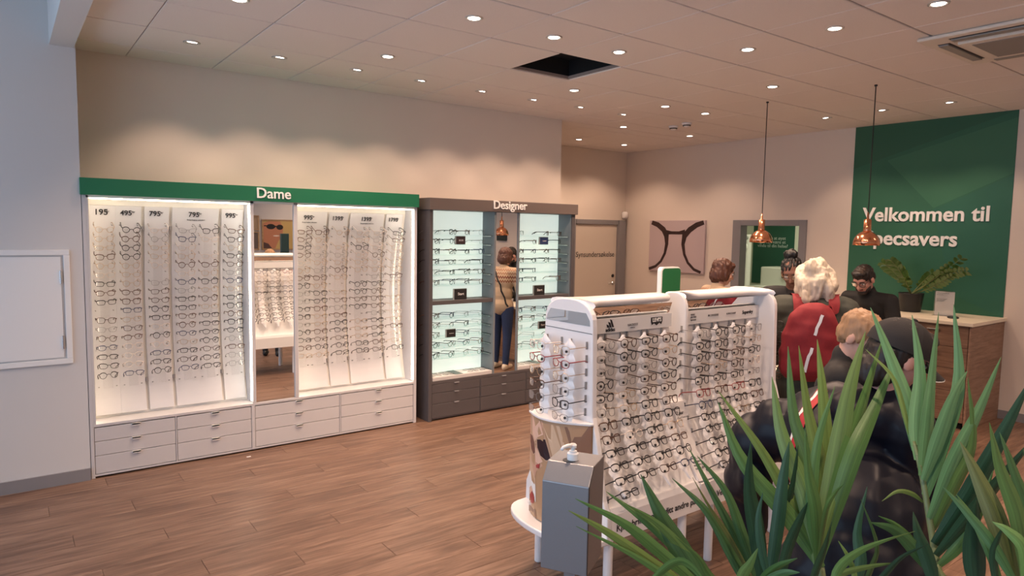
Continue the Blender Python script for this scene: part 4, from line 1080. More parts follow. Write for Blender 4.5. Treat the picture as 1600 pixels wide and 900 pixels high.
B().box(9.9, 10.35, 5.55, 6.45, 0, 1.26).obj('body', EQ, ds, bevel=0.02)
B().box(9.55, 9.9, 5.9, 6.45, 0.93, 0.96).obj('side_table', EQ, ds, bevel=0.01)
for y, z, a, b_ in ((6.02, 1.16, 0.05, 0.12), (5.92, 1.19, 0.04, 0.06), (5.95, 1.08, 0.03, 0.03), (6.1, 0.86, 0.05, 0.14), (5.9, 0.78, 0.04, 0.10), (5.75, 1.1, 0.03, 0.05), (5.82, 1.2, .04, .03)):
    B().box(9.86, 9.9, y - a / 2, y + a / 2, z - b_ / 2, z + b_ / 2).lathe([(a * 0.45, 0), (a * 0.3, 0.03)], 10, (9.86, y, z + b_ / 2 - 0.01), Matrix.Rotation(-PI / 2, 4, 'Y')).obj('attachment', BLACK, ds, bevel=0.004)
el = bpy.data.lights.new('exam_lamp', 'AREA'); el.energy = 26; el.color = (1.0, 0.93, 0.72); el.size = 0.8
eo = bpy.data.objects.new('exam_lamp', el); COL.objects.link(eo); eo.location = (9.2, 5.4, 2.58)

# ================================================================== WALL BEHIND THE VIEWPOINT (seen in the mirrors)
FRW = wood('picture_frame_wood', (0.30, 0.19, 0.10), (0.40, 0.26, 0.14), (0.5, 0.34, 0.2), 0, 0.5)
def rp(x0, x1, z0, z1, label, bgcol, w=0.025):
    e = empty('framed_poster', ((x0 + x1) / 2, -2.29, z0), label=label, cat='poster', group='framed posters behind the viewpoint')
    B().box(x0, x1, -2.299, -2.275, z1 - w, z1).box(x0, x1, -2.299, -2.275, z0, z0 + w).box(x0, x0 + w, -2.299, -2.275, z0 + w, z1 - w).box(x1 - w, x1, -2.299, -2.275, z0 + w, z1 - w).obj('frame', FRW, e)
    B().box(x0 + w, x1 - w, -2.299, -2.284, z0 + w, z1 - w).obj('print', mat(label[:12], bgcol, 0.5), e)
    return e
e = rp(3.93, 5.1, 1.33, 1.91, 'yellow framed poster of a face wearing dark sunglasses, seen in the mirror', (0.55, 0.40, 0.16))
def flat(pts, m, y): B().add([(x, y, z) for x, z in pts], [tuple(range(len(pts)))]).obj('print_shape', m, e)
sk = mat('mirror_print_skin', (0.50, 0.22, 0.13), 0.5)
def el2(cx, cz, a, b_, n=20): return [(cx + a * math.cos(2 * PI * i / n), cz + b_ * math.sin(2 * PI * i / n)) for i in range(n)]
flat([(3.96, 1.36), (3.96, 1.84), (4.06, 1.88), (4.28, 1.87), (4.33, 1.74), (4.32, 1.6), (4.24, 1.5), (4.18, 1.36)], sk, -2.283)
flat(el2(4.10, 1.775, 0.085, 0.05), INK, -2.2822); flat(el2(4.27, 1.765, 0.065, 0.05), INK, -2.2822); flat([(3.97, 1.80), (4.33, 1.785), (4.33, 1.765), (3.97, 1.78)], INK, -2.2821)
flat(el2(4.2, 1.60, 0.06, 0.012), mat('print_teeth', (0.8, 0.7, 0.62), 0.5), -2.2822)
flat([(3.96, 1.36), (3.96, 1.48), (4.05, 1.45), (4.12, 1.36)], mat('print_shirt', (0.09, 0.05, 0.05), 0.5), -2.2821)
rp(3.58, 3.88, 1.70, 1.98, 'upper small framed picture left of the sunglasses poster in the mirror', (0.42, 0.30, 0.19))
rp(3.58, 3.88, 1.33, 1.68, 'lower small framed picture beside the sunglasses poster in the mirror', (0.14, 0.11, 0.10))
tv = empty('wall_screen', (7.86, -0.08, 1.57), label='dark wall screen seen only in the Designer mirror', cat='screen')
B().box(7.845, 7.88, -0.24, 0.07, 1.575, 1.755).obj('screen', mat('screen_dark', (0.012, 0.02, 0.02), 0.2), tv, bevel=0.003)
tb = empty('sign_totem', (3.9, -0.9, 0), label='teal upright sign seen in the white cabinet mirror above the stand', cat='sign')
B().box(3.83, 3.97, -0.93, -0.87, 0.02, 1.66).obj('panel_face', mat('totem_teal', (0.03, 0.075, 0.08), 0.4), tb, bevel=0.006)
B().box(3.72, 4.08, -1.05, -0.75, 0, 0.02).obj('foot_plate', GLOSSW, tb, bevel=0.004)
# ================================================================== PEOPLE
from mathutils import noise as mnoise
def union(b, voxel, smooth=4, name='m'):
    """interpenetrating closed shells -> one continuous surface"""
    me = bpy.data.meshes.new(name); me.from_pydata([tuple(p) for p in b.v], [], b.f)
    o = bpy.data.objects.new('work', me)
    r = o.modifiers.new('r', 'REMESH'); r.mode = 'VOXEL'; r.voxel_size = voxel; r.use_smooth_shade = True
    s = o.modifiers.new('s', 'SMOOTH'); s.factor = 0.5; s.iterations = smooth
    out = evaluated(o)
    out.name = name
    return out
def link(name, me, m, parent=None, smooth=True):
    me.materials.clear(); me.materials.append(m)
    me.polygons.foreach_set('use_smooth', [smooth] * len(me.polygons))
    o = bpy.data.objects.new(name, me); COL.objects.link(o)
    return under(o, parent)
def rough(me, amp, scale, zs=1.0):
    n = len(me.vertices); co = [0.0] * (3 * n); no = [0.0] * (3 * n)
    me.vertices.foreach_get('co', co); me.vertices.foreach_get('normal', no)
    for i in range(0, 3 * n, 3):
        a = amp * mnoise.noise((co[i] * scale, co[i + 1] * scale, co[i + 2] * scale * zs))
        co[i] += no[i] * a; co[i + 1] += no[i + 1] * a; co[i + 2] += no[i + 2] * a
    me.vertices.foreach_set('co', co); me.update()
def basis(f, up):
    f = Vector(f).normalized(); up = (Vector(up) - f * f.dot(Vector(up))).normalized(); r = f.cross(up)
    return Matrix((r, f, up)).transposed()
def pose(x, y, f, H, lean=0, hpitch=0, hyaw=0, hroll=0, bend=0.0, z0=0.0):
    f = Vector((f[0], f[1], 0)).normalized(); r = Vector((f.y, -f.x, 0)); Z = Vector((0, 0, 1)); L = math.radians(lean)
    sp = Z * math.cos(L) + f * math.sin(L)
    J = dict(H=H, f=f, r=r, sp=sp)
    J['pelvis'] = Vector((x, y, z0 + 0.525 * H - bend))
    J['chest'] = J['pelvis'] + sp * 0.20 * H; J['neck'] = J['pelvis'] + sp * 0.305 * H
    for s, k in ((-1, 'l'), (1, 'r')):
        J[k + 'sh'] = J['neck'] - sp * 0.028 * H + r * (s * 0.112 * H)
        J[k + 'hip'] = J['pelvis'] + r * (s * 0.052 * H) - Z * 0.02 * H
        J[k + 'ank'] = Vector((x, y, z0 + 0.05 * H)) + r * (s * 0.06 * H) - f * 0.01 * H + f * (s * 0.02 * H)
        J[k + 'kn'] = (J[k + 'hip'] + J[k + 'ank']) / 2 + f * (0.012 * H + bend * 0.9)
        J[k + 'el'] = J[k + 'sh'] + r * (s * 0.03 * H) - Z * 0.165 * H + f * (0.02 * H)
        J[k + 'wr'] = J[k + 'el'] - Z * 0.05 * H + f * 0.13 * H - r * (s * 0.03 * H)
    hd(J, L * 0.6, hpitch, hyaw, hroll)
    return J
def hd(J, lean, pitch, yaw_, roll=0):
    f, r, Z = J['f'], J['r'], Vector((0, 0, 1))
    a = math.radians(yaw_)                       # + turns to the figure's right
    ff = f * math.cos(a) + r * math.sin(a); rr = r * math.cos(a) - f * math.sin(a)
    p = math.radians(pitch) + lean
    hf = ff * math.cos(p) - Z * math.sin(p); hu = Z * math.cos(p) + ff * math.sin(p)
    q = math.radians(roll)
    hu = hu * math.cos(q) + rr * math.sin(q)
    J['Rh'] = basis(hf, hu); J['hs'] = J['H'] / 1.72 * 0.5 + 0.5
    J['head'] = J['neck'] + J['sp'] * 0.045 * J['H'] + (hu * 0.085 + hf * 0.022) * J['hs']
def person(label, J, skin, top, pants, shoes, hair, hairstyle, group=None, voxel=0.008, coat=0.0, slim=1.0, collar=None, puff=0.014, extra=(), low=False):
    H = J['H']; k = H / 1.7; Rh = J['Rh']; hs = J['hs']; hc = J['head']
    base = Vector((J['pelvis'].x, J['pelvis'].y, 0))
    root = empty('person', base, label=label, cat='person', group=group)
    Rs = basis(J['f'] - J['sp'] * J['f'].dot(J['sp']), J['sp'])
    def torso(b, g):
        b.ell(J['chest'] + J['sp'] * 0.02 * k, ((0.158 * slim + g) * k, (0.103 + g) * k, (0.175 + g) * k), Rs)
        b.ell((J['chest'] + J['pelvis']) / 2, ((0.135 * slim + g) * k, (0.098 + g) * k, (0.17 + g) * k), Rs)
        b.ell(J['pelvis'], ((0.160 * slim + g) * k, (0.112 + g) * k, (0.12 + g) * k), Rs)
        for s in 'lr': b.cap(J['neck'] - J['sp'] * 0.05 * k, (0.062 + g) * k, J[s + 'sh'], (0.052 + g) * k)
    def arm(b, s, g, to=1.0):
        b.cap(J[s + 'sh'], (0.053 + g) * k, J[s + 'el'], (0.039 + g) * k)
        b.cap(J[s + 'el'], (0.039 + g) * k, J[s + 'el'].lerp(J[s + 'wr'], to), (0.028 + g) * k)
    def leg(b, s, g):
        b.cap(J[s + 'hip'], (0.086 + g) * k, J[s + 'kn'], (0.056 + g) * k); b.cap(J[s + 'kn'], (0.056 + g) * k, J[s + 'ank'], (0.037 + g) * k)
    b = B(); torso(b, -0.006)
    for s in 'lr':
        arm(b, s, 0); leg(b, s, -0.004)
        ft = J[s + 'ank'] + J['f'] * 0.13 * k; ft.z = J[s + 'ank'].z - 0.042 * k
        b.cap(J[s + 'ank'] + Vector((0, 0, -0.03 * k)), 0.034 * k, ft, 0.028 * k)
        # hand: palm and five fingers, loosely curled
        w = J[s + 'wr']; d = (w - J[s + 'el']).normalized(); side = J['r'] * (1 if s == 'r' else -1)
        pl = (J['f'] - d * d.dot(J['f'])); pl = pl.normalized() if pl.length > 0.2 else Vector((0, 0, 1))
        ac = d.cross(side); ac = ac.normalized() if ac.length > 0.2 else pl          # across direction helper
        thumb = (J['f'] * 0.6 - side * 0.5 + Vector((0, 0, 0.4))); thumb = (thumb - d * d.dot(thumb)).normalized()
        curl = d.cross(thumb) * (1 if s == 'l' else -1)
        pc = w + d * 0.05 * k
        b.cap(w, 0.026 * k, pc + d * 0.03 * k + thumb * 0.012 * k, 0.019 * k); b.cap(w, 0.026 * k, pc + d * 0.03 * k - thumb * 0.016 * k, 0.018 * k)
        for i, ln in enumerate((0.068, 0.078, 0.072, 0.056)):
            o = pc + d * 0.035 * k + thumb * (0.030 - 0.020 * i) * k
            m1 = o + d * ln * 0.5 * k + curl * 0.006 * k; m2 = m1 + d * ln * 0.36 * k + curl * 0.024 * k
            b.cap(o, 0.0095 * k, m1, 0.0088 * k, 8, 3); b.cap(m1, 0.0088 * k, m2, 0.0075 * k, 8, 3)
        t0 = w + d * 0.02 * k + thumb * 0.024 * k; t1 = t0 + d * 0.032 * k + thumb * 0.028 * k; t2 = t1 + d * 0.03 * k + curl * 0.008 * k
        b.cap(t0, 0.013 * k, t1, 0.0105 * k, 8, 3); b.cap(t1, 0.0105 * k, t2, 0.0085 * k, 8, 3)
    b.cap(J['neck'] - J['sp'] * 0.03 * k, 0.058 * k, hc + Rh @ Vector((0, -0.02, -0.05)) * hs, 0.052 * k)
    def he(c, r): b.ell(hc + Rh @ Vector(c) * hs, tuple(q * hs for q in r), Rh)
    he((0, -0.012, 0.030), (0.074, 0.095, 0.085)); he((0, 0.032, -0.030), (0.060, 0.058, 0.078)); he((0, 0.045, -0.078), (0.040, 0.040, 0.034)); he((0, 0.068, 0.030), (0.054, 0.022, 0.024))
    b.cap(hc + Rh @ Vector((0, 0.088, 0.010)) * hs, 0.010 * hs, hc + Rh @ Vector((0, 0.106, -0.030)) * hs, 0.0145 * hs, 8, 3)
    for s in (-1, 1):
        he((s * 0.038, 0.060, -0.022), (0.022, 0.020, 0.022)); he((s * 0.077, -0.008, -0.010), (0.010, 0.022, 0.033)); he((s * 0.013, 0.092, -0.036), (0.010, 0.010, 0.009))
    body = link('body', union(b, voxel, 4, 'body'), skin, root)
    # face
    EW = mat('eye_white', (0.75, 0.72, 0.70), 0.3); EI = mat('eye_iris', (0.05, 0.03, 0.02), 0.2); LP = mat('lip_' + skin.name, tuple(c * f_ for c, f_ in zip(skin.node_tree.nodes['Principled BSDF'].inputs['Base Color'].default_value[:3], (0.85, 0.5, 0.5))), 0.5)
    for s in (-1, 1):
        e = B().ell(hc + Rh @ Vector((s * 0.031, 0.073, 0.004)) * hs, (0.0145 * hs, 0.013 * hs, 0.009 * hs), Rh).obj('eye', EW, root, smooth=True)
        B().ell(hc + Rh @ Vector((s * 0.031, 0.083, 0.003)) * hs, (0.006 * hs, 0.004 * hs, 0.006 * hs), Rh).obj('iris', EI, e, smooth=True)
        B().tube([hc + Rh @ Vector(q) * hs for q in ((s * 0.014, 0.091, 0.026), (s * 0.032, 0.089, 0.031), (s * 0.050, 0.076, 0.025))], [0.004, 0.0045, 0.003], 6).obj('eyebrow', hair, root, smooth=True)
    B().tube([hc + Rh @ Vector(q) * hs for q in ((-0.022, 0.080, -0.060), (-0.008, 0.0895, -0.057), (0.008, 0.0895, -0.057), (0.022, 0.080, -0.060))], [0.003, 0.006, 0.006, 0.003], 6).obj('mouth', LP, root, smooth=True)
    # clothes
    c = B(); torso(c, puff)
    for ec, er in extra: c.ell(ec, er, Rs)
    for s in 'lr': arm(c, s, puff * 0.9, 0.94)
    if coat:
        for s in 'lr':
            c.cap(J[s + 'hip'], (0.098 + puff) * k, J[s + 'hip'].lerp(J[s + 'kn'], coat), (0.092 + puff) * k)
    if collar: c.cap(J['neck'] - J['sp'] * 0.01 * k, (0.066 + collar * 0.3) * k, J['neck'] + J['sp'] * collar * k, (0.062 + collar * 0.2) * k)
    jm = union(c, 0.010, 3, 'top'); rough(jm, 0.006 if puff < 0.02 else 0.014, 11, 0.7)
    tp = link('jacket' if coat or puff > 0.02 else 'sweater', jm, top, root)
    c = B(); c.ell(J['pelvis'], ((0.160 * slim + 0.006) * k, (0.112 + 0.006) * k, (0.12) * k), Rs)
    for s in 'lr': leg(c, s, 0.008)
    link('trousers', union(c, 0.010, 3, 'trousers'), pants, root)
    for s in 'lr':
        c = B(); a = J[s + 'ank']; ft = a + J['f'] * 0.135 * k; ft.z = 0.036 * k; hl = a - J['f'] * 0.03 * k; hl.z = 0.04 * k
        c.cap(hl, 0.039 * k, ft, 0.036 * k); c.cap(hl, 0.039 * k, a + Vector((0, 0, -0.005)), 0.042 * k)
        link('shoe', union(c, 0.008, 2, 'shoe'), shoes, root)
    # hair
    hb = B()
    def hh(cc, rr_): hb.ell(hc + Rh @ Vector(cc) * hs, tuple(q * hs for q in rr_), Rh)
    amp, sc = 0.004, 60
    if hairstyle == 'bob':
        hh((0, -0.022, 0.045), (0.090, 0.104, 0.087)); hh((0, -0.055, -0.025), (0.090, 0.068, 0.095)); hh((0, 0.045, 0.082), (0.068, 0.045, 0.030))
        for s in (-1, 1): hh((s * 0.068, -0.018, -0.015), (0.028, 0.056, 0.075))
        amp = 0.010
    elif hairstyle == 'short':
        hh((0, -0.016, 0.046), (0.081, 0.101, 0.080)); hh((0, -0.055, -0.005), (0.076, 0.055, 0.068)); hh((0, 0.05, 0.090), (0.062, 0.040, 0.026))
        if low: hh((0, -0.062, -0.07), (0.070, 0.050, 0.070)); hh((0.0, -0.03, -0.06), (0.072, 0.045, 0.06))
        for s in (-1, 1): hh((s * 0.068, -0.030, 0.012), (0.014, 0.04, 0.045)); hh((s * 0.070, 0.022, 0.008), (0.008, 0.010, 0.028))
    elif hairstyle == 'bun':
        hh((0, -0.020, 0.042), (0.079, 0.098, 0.080)); hh((0, -0.055, 0.0), (0.074, 0.055, 0.065)); hh((0.0, -0.055, 0.135), (0.050, 0.048, 0.042)); hh((0.03, -0.08, 0.12), (0.03, 0.03, 0.03)); hh((-0.03, -0.04, 0.145), (0.028, 0.028, 0.026))
        amp, sc = 0.012, 70
    elif hairstyle == 'wavy':
        hh((0, -0.018, 0.040), (0.104, 0.112, 0.092)); hh((0, -0.060, -0.045), (0.118, 0.078, 0.118)); hh((0, 0.05, 0.085), (0.07, 0.04, 0.03))
        for s in (-1, 1): hh((s * 0.080, -0.02, -0.04), (0.042, 0.064, 0.105)); hh((s * 0.06, -0.07, -0.13), (0.05, 0.05, 0.05))
        amp, sc = 0.030, 26
    hm = union(hb, 0.007, 3, 'hair'); rough(hm, amp, sc, 0.35); rough(hm, 0.006, 120, 0.2)
    link('hair', hm, hair, root)
    J['root'] = root; J['top'] = tp
    return root
def wear_glasses(J, shape, col):
    M = Matrix.Translation(J['head'] + J['Rh'] @ Vector((0, 0.098, 0.004)) * J['hs']) @ (J['Rh'] @ Matrix.Rotation(PI, 3, 'Z')).to_4x4()
    o = glasses(shape, col, M); under(o, J['root'])
    for ch in list(o.children): pass
    return o
def ribbon(name, pts, w, bvh, m, parent, side_hint, off=0.004):
    """flat trim laid on a garment: points are pulled to the nearest spot of its surface"""
    P = []
    for i in range(len(pts) - 1):
        for q in range(6): P.append(Vector(pts[i]).lerp(Vector(pts[i + 1]), q / 6))
    P.append(Vector(pts[-1]))
    rows = []; hint = Vector(side_hint)
    for i, p in enumerate(P):
        c, n, _, _ = bvh.find_nearest(p)
        t = (P[min(i + 1, len(P) - 1)] - P[max(i - 1, 0)]).normalized()
        sd = n.cross(t).normalized()
        if sd.dot(hint) < 0: sd = -sd
        row = []
        for u in (-0.5, 0.0, 0.5):
            c2, n2, _, _ = bvh.find_nearest(c + sd * (u * w)); row.append(c2 + n2 * off)
        rows.append(row)
    return B().grid(rows).obj(name, m, parent, smooth=True)
def bvh_of(o):
    me = o.data; return BVHTree.FromPolygons([o.matrix_basis @ v.co if False else v.co.copy() for v in me.vertices], [tuple(p.vertices) for p in me.polygons])

SK1 = mat('skin_fair', (0.62, 0.35, 0.26), 0.5); SK2 = mat('skin_deep', (0.19, 0.085, 0.055), 0.45); SK3 = mat('skin_rosy', (0.58, 0.30, 0.24), 0.5)
def hairm(n, c): return mat(n, c, 0.5, noise=0.35, nscale=60, stretch=(1, 1, 0.15), bump=0.4, bscale=140)
H_BR = hairm('hair_auburn', (0.085, 0.032, 0.020)); H_BK = hairm('hair_black', (0.008, 0.007, 0.007)); H_WH = hairm('hair_blonde_white', (0.55, 0.47, 0.37)); H_BL = hairm('hair_fair', (0.36, 0.20, 0.10)); H_DB = hairm('hair_dark_brown', (0.018, 0.012, 0.010))
NAVY = mat('jacket_navy', (0.0045, 0.0055, 0.012), 0.42, noise=0.2, nscale=9, spec=0.28); BLK = mat('cloth_black', (0.006, 0.006, 0.007), 0.75, noise=0.2)
OLIVE = mat('coat_olive', (0.046, 0.050, 0.040), 0.85, noise=0.25, nscale=30); DEN = mat('denim', (0.012, 0.028, 0.085), 0.8, noise=0.25, nscale=60); DKP = mat('trousers_dark', (0.010, 0.010, 0.012), 0.8)
SHW = mat('shoe_white', (0.62, 0.52, 0.40), 0.6); SHB = mat('shoe_black', (0.012, 0.011, 0.011), 0.5)

# man in black sitting/leaning over the far desk
J = pose(6.17, 2.83, (-0.94, 0.10), 1.70, lean=20, hpitch=20, hyaw=-6, bend=0.10)
J['lwr'] = Vector((5.72, 2.72, 0.80)); J['lel'] = Vector((5.95, 2.58, 0.95)); J['rwr'] = Vector((5.70, 3.0, 0.80)); J['rel'] = Vector((5.96, 3.12, 0.95))
person('dark-haired bearded man in black sweater and glasses looking down at the desk', J, SK3, BLK, DKP, SHB, H_DB, 'short', slim=1.12, collar=0.03)
wear_glasses(J, 'square', 'black')
bd = B(); hc, Rh, hs = J['head'], J['Rh'], J['hs']
for c, r in (((0, 0.058, -0.090), (0.045, 0.038, 0.026)), ((0, 0.085, -0.046), (0.030, 0.010, 0.007)), ((-0.045, 0.035, -0.07), (0.018, 0.035, 0.030)), ((0.045, 0.035, -0.07), (0.018, 0.035, 0.030))):
    bd.ell(hc + Rh @ Vector(c) * hs, tuple(q * hs for q in r), Rh)
bm_ = union(bd, 0.006, 2, 'beard'); rough(bm_, 0.003, 120); link('beard', bm_, H_DB, J['root'])

# woman with a bun behind the near desk
J = pose(5.10, 3.02, (-0.80, -0.50), 1.64, lean=10, hpitch=22, hyaw=8, hroll=6)
person('dark-skinned woman with black hair bun and clear glasses, in black, looking down', J, SK2, BLK, DKP, SHB, H_BK, 'bun')
wear_glasses(J, 'rectangular', 'gold')

# auburn bob woman, seen again in the mirror
J = pose(5.09, 3.77, (0.90, -0.38), 1.56, lean=4, hpitch=14, hyaw=4)
def sweater_mat():
    m = mat('knit_beige', (0.42, 0.31, 0.21), 0.9, bump=0.5, bscale=90); nt = m.node_tree; L = nt.links.new
    g = nt.nodes.new('ShaderNodeNewGeometry'); sx = nt.nodes.new('ShaderNodeSeparateXYZ'); L(g.outputs['Position'], sx.inputs[0])
    ang = nt.nodes.new('ShaderNodeMath'); ang.operation = 'ADD'; L(sx.outputs[0], ang.inputs[0]); L(sx.outputs[1], ang.inputs[1])
    w = nt.nodes.new('ShaderNodeMath'); w.operation = 'PINGPONG'; w.inputs[1].default_value = 0.022; L(ang.outputs[0], w.inputs[0])
    a2 = nt.nodes.new('ShaderNodeMath'); a2.operation = 'ADD'; L(sx.outputs[2], a2.inputs[0]); L(w.outputs[0], a2.inputs[1])
    mr = nt.nodes.new('ShaderNodeMapRange'); mr.inputs[1].default_value = 1.10; mr.inputs[2].default_value = 1.34; L(a2.outputs[0], mr.inputs[0])
    cr = nt.nodes.new('ShaderNodeValToRGB'); cr.color_ramp.interpolation = 'CONSTANT'
    st_ = [(0.0, (0.42, 0.31, 0.21)), (0.16, (0.20, 0.065, 0.035)), (0.24, (0.42, 0.31, 0.21)), (0.36, (0.16, 0.05, 0.03)), (0.46, (0.46, 0.33, 0.22)), (0.58, (0.30, 0.13, 0.07)), (0.64, (0.46, 0.34, 0.23)), (0.76, (0.33, 0.15, 0.08)), (0.82, (0.44, 0.32, 0.22))]
    for i, (p, c) in enumerate(st_):
        e = cr.color_ramp.elements[i] if i < 2 else cr.color_ramp.elements.new(p)
        e.position = p; e.color = (*c, 1)
    L(mr.outputs[0], cr.inputs[0]); L(cr.outputs[0], nt.nodes['Principled BSDF'].inputs['Base Color'])
    return m
person('auburn bob-haired woman with glasses in patterned beige sweater and blue jeans', J, SK1, sweater_mat(), DEN, SHW, H_BR, 'bob', collar=0.02, puff=0.018)
wear_glasses(J, 'oval', 'grey')
bv = bvh_of(J['top'])
ribbon('bag_strap', [J['neck'] + J['r'] * 0.10 - J['f'] * 0.12, J['chest'] - J['f'] * 0.2, J['pelvis'] - J['r'] * 0.16 - J['f'] * 0.1], 0.022, bv, BLK, J['root'], (0, 0, 1))
tb_ = empty('tote_bag', (5.33, 3.55, 0.6), label='limp white cloth bag hanging beside the woman in the patterned sweater', cat='bag')
cb_ = B(); cb_.cap((5.33, 3.55, 0.95), 0.035, (5.33, 3.55, 0.70), 0.06); cb_.cap((5.33, 3.55, 0.70), 0.06, (5.34, 3.55, 0.62), 0.045)
tm_ = union(cb_, 0.01, 2, 'bag_body'); rough(tm_, 0.012, 16); link('bag_body', tm_, mat('cloth_white', (0.62, 0.58, 0.54), 0.9), tb_)

# white-blonde woman with the red rucksack
J = pose(4.09, 2.27, (0.80, 0.60), 1.63, lean=3, hpitch=12, hyaw=-8)
J['lel'] = J['lsh'] + Vector((0.02, 0.10, -0.27)); J['rel'] = J['rsh'] + Vector((0.04, -0.07, -0.28))
person('woman with wavy white-blonde hair in olive coat, seen from behind', J, SK1, OLIVE, DKP, SHB, H_WH, 'wavy', coat=0.55, collar=0.02, puff=0.045, slim=1.2, extra=[(J['chest'] + Vector((0, 0, 0.03)), (0.235, 0.13, 0.20))])
Jb = J
rk = empty('backpack', J['chest'], label='red rucksack with white reflective stripe on the back of the olive coat', cat='backpack')
RED = mat('rucksack_red', (0.215, 0.010, 0.017), 0.75, noise=0.15, nscale=40, bump=0.3, bscale=300)
Rb = basis(J['f'], (0, 0, 1)); o0 = J['chest'] - J['f'] * 0.215 + Vector((0, 0, -0.03)) - J['r'] * 0.03
b = B()
for c, r in (((0, 0, -0.10), (0.188, 0.095, 0.17)), ((0, 0.0, -0.01), (0.178, 0.092, 0.20)), ((0, 0.0, 0.07), (0.150, 0.085, 0.16)), ((0, 0.01, 0.13), (0.115, 0.068, 0.10)), ((0.09, 0.0, -0.16), (0.10, 0.08, 0.10)), ((-0.09, 0.0, -0.16), (0.10, 0.08, 0.10))):
    b.ell(o0 + Rb @ Vector(c), r, Rb)
bp_ = union(b, 0.009, 6, 'pack_body'); rough(bp_, 0.010, 12); pk = link('pack_body', bp_, RED, rk)
bv = bvh_of(pk); REF = mat('reflective_band', (0.72, 0.74, 0.78), 0.4)
ribbon('reflective_stripe', [o0 + Rb @ Vector(q) for q in ((0.050, -0.14, 0.175), (0.005, -0.16, 0.04))], 0.017, bv, REF, rk, J['r'])
ribbon('reflective_stripe', [o0 + Rb @ Vector(q) for q in ((-0.015, -0.16, -0.035), (-0.055, -0.16, -0.215))], 0.017, bv, REF, rk, J['r'])
bj = bvh_of(J['top'])
for s in (-1, 1):
    ribbon('shoulder_strap', [o0 + Rb @ Vector((s * 0.075, 0.06, 0.17)), J['neck'] + J['r'] * (s * 0.095) - J['f'] * 0.09 + Vector((0, 0, -0.03)), J['neck'] + J['r'] * (s * 0.11) + Vector((0, 0, 0.09)), J['chest'] + J['r'] * (s * 0.12) + J['f'] * 0.2], 0.065, bj, RED, rk, J['r'], off=0.012)
B().tube([o0 + Rb @ Vector(q) for q in ((-0.07, 0.02, 0.19), (-0.03, -0.02, 0.165), (0.03, -0.02, 0.16), (0.07, 0.02, 0.18))], 0.012, 8).obj('grab_handle', BLK, rk, smooth=True)

# fair-haired boy beyond the capped man
J = pose(2.915, 1.50, (0.42, -0.86), 1.475, lean=4, hpitch=26, hyaw=24)
J['lel'] = J['lsh'] + Vector((-0.02, 0.06, -0.24)); J['rel'] = J['rsh'] + Vector((-0.05, -0.02, -0.24))
person('fair-haired boy in black jacket, head bowed beside the capped man', J, SK1, BLK, DKP, SHB, H_BL, 'short', puff=0.024, collar=0.03)

# man in the black cap bending towards the stand
J = pose(2.20, 1.02, (0.72, 0.69), 1.78, lean=40, hpitch=0, hyaw=0, bend=0.16)
J.update(neck=Vector((2.470, 1.096, 1.223)), lsh=Vector((2.40, 1.31, 1.12)), rsh=Vector((2.42, 1.00, 1.14)), chest=Vector((2.40, 1.20, 1.00)), pelvis=Vector((2.20, 1.03, 0.70)),
         lel=Vector((2.33, 1.545, 0.955)), lwr=Vector((2.40, 1.555, 0.58)), rel=Vector((2.50, 0.98, 0.86)), rwr=Vector((2.62, 1.22, 0.72)))
J['sp'] = (J['neck'] - J['pelvis']).normalized()
J['head'] = Vector((2.452, 1.050, 1.372)); J['Rh'] = basis((0.80, -0.45, -0.42), (0.25, -0.25, 0.9))
for s, k in ((-1, 'l'), (1, 'r')):
    J[k + 'hip'] = J['pelvis'] + J['r'] * (s * 0.10) - Vector((0, 0, 0.02))
    J[k + 'ank'] = Vector((2.12, 0.97, 0.09)) + J['r'] * (s * 0.14) - J['f'] * 0.02
    J[k + 'kn'] = (J[k + 'hip'] + J[k + 'ank']) / 2 + J['f'] * 0.17
person('man in black cap and shiny navy jacket with red and white trim, bending forward', J, SK3, NAVY, DKP, SHW, H_DB, 'short', coat=0.35, puff=0.040, slim=1.12, collar=0.085, low=True,
       extra=[(J['chest'] + J['sp'] * 0.02 - J['f'] * 0.02, (0.225, 0.165, 0.24)), (J['pelvis'] + J['sp'] * 0.16, (0.205, 0.165, 0.22)), (J['pelvis'] + J['sp'] * 0.02, (0.20, 0.165, 0.18)), (J['neck'] - J['sp'] * 0.09 - J['f'] * 0.02, (0.20, 0.115, 0.10)),
              (J['lel'] + Vector((0.02, -0.03, 0.02)), (0.105, 0.12, 0.11)), (J['lel'].lerp(J['lwr'], 0.4), (0.085, 0.16, 0.095)), (J['lsh'].lerp(J['lel'], 0.5), (0.11, 0.12, 0.12))])
rt, hc, Rh, hs = J['root'], J['head'], J['Rh'], J['hs']
bv = bvh_of(J['top'])
TR = mat('trim_red', (0.42, 0.012, 0.02), 0.6); TWH = mat('trim_white', (0.72, 0.70, 0.68), 0.6)
pts = [Vector(q) for q in ((2.33, 1.25, 1.26), (2.257, 1.26, 1.215), (2.242, 1.265, 1.15), (2.224, 1.269, 1.05), (2.231, 1.257, 0.95), (2.215, 1.249, 0.80))]
ribbon('red_trim', pts, 0.036, bv, TR, rt, (0.8, -0.6, 0))
ribbon('white_piping', [p + Vector((-0.020, 0.018, 0.005)) for p in pts], 0.010, bv, TWH, rt, (0.8, -0.6, 0), off=0.005)
for dz in (0.0, 0.016):
    d = (J['lwr'] - J['lel']).normalized(); c = J['lwr'] - d * (0.035 + dz)
    B().lathe([(0.054, -0.004), (0.055, 0.004)], 20, c, d.to_track_quat('Z', 'Y').to_matrix().to_4x4(), caps=False).obj('cuff_band', TWH, rt, smooth=True)
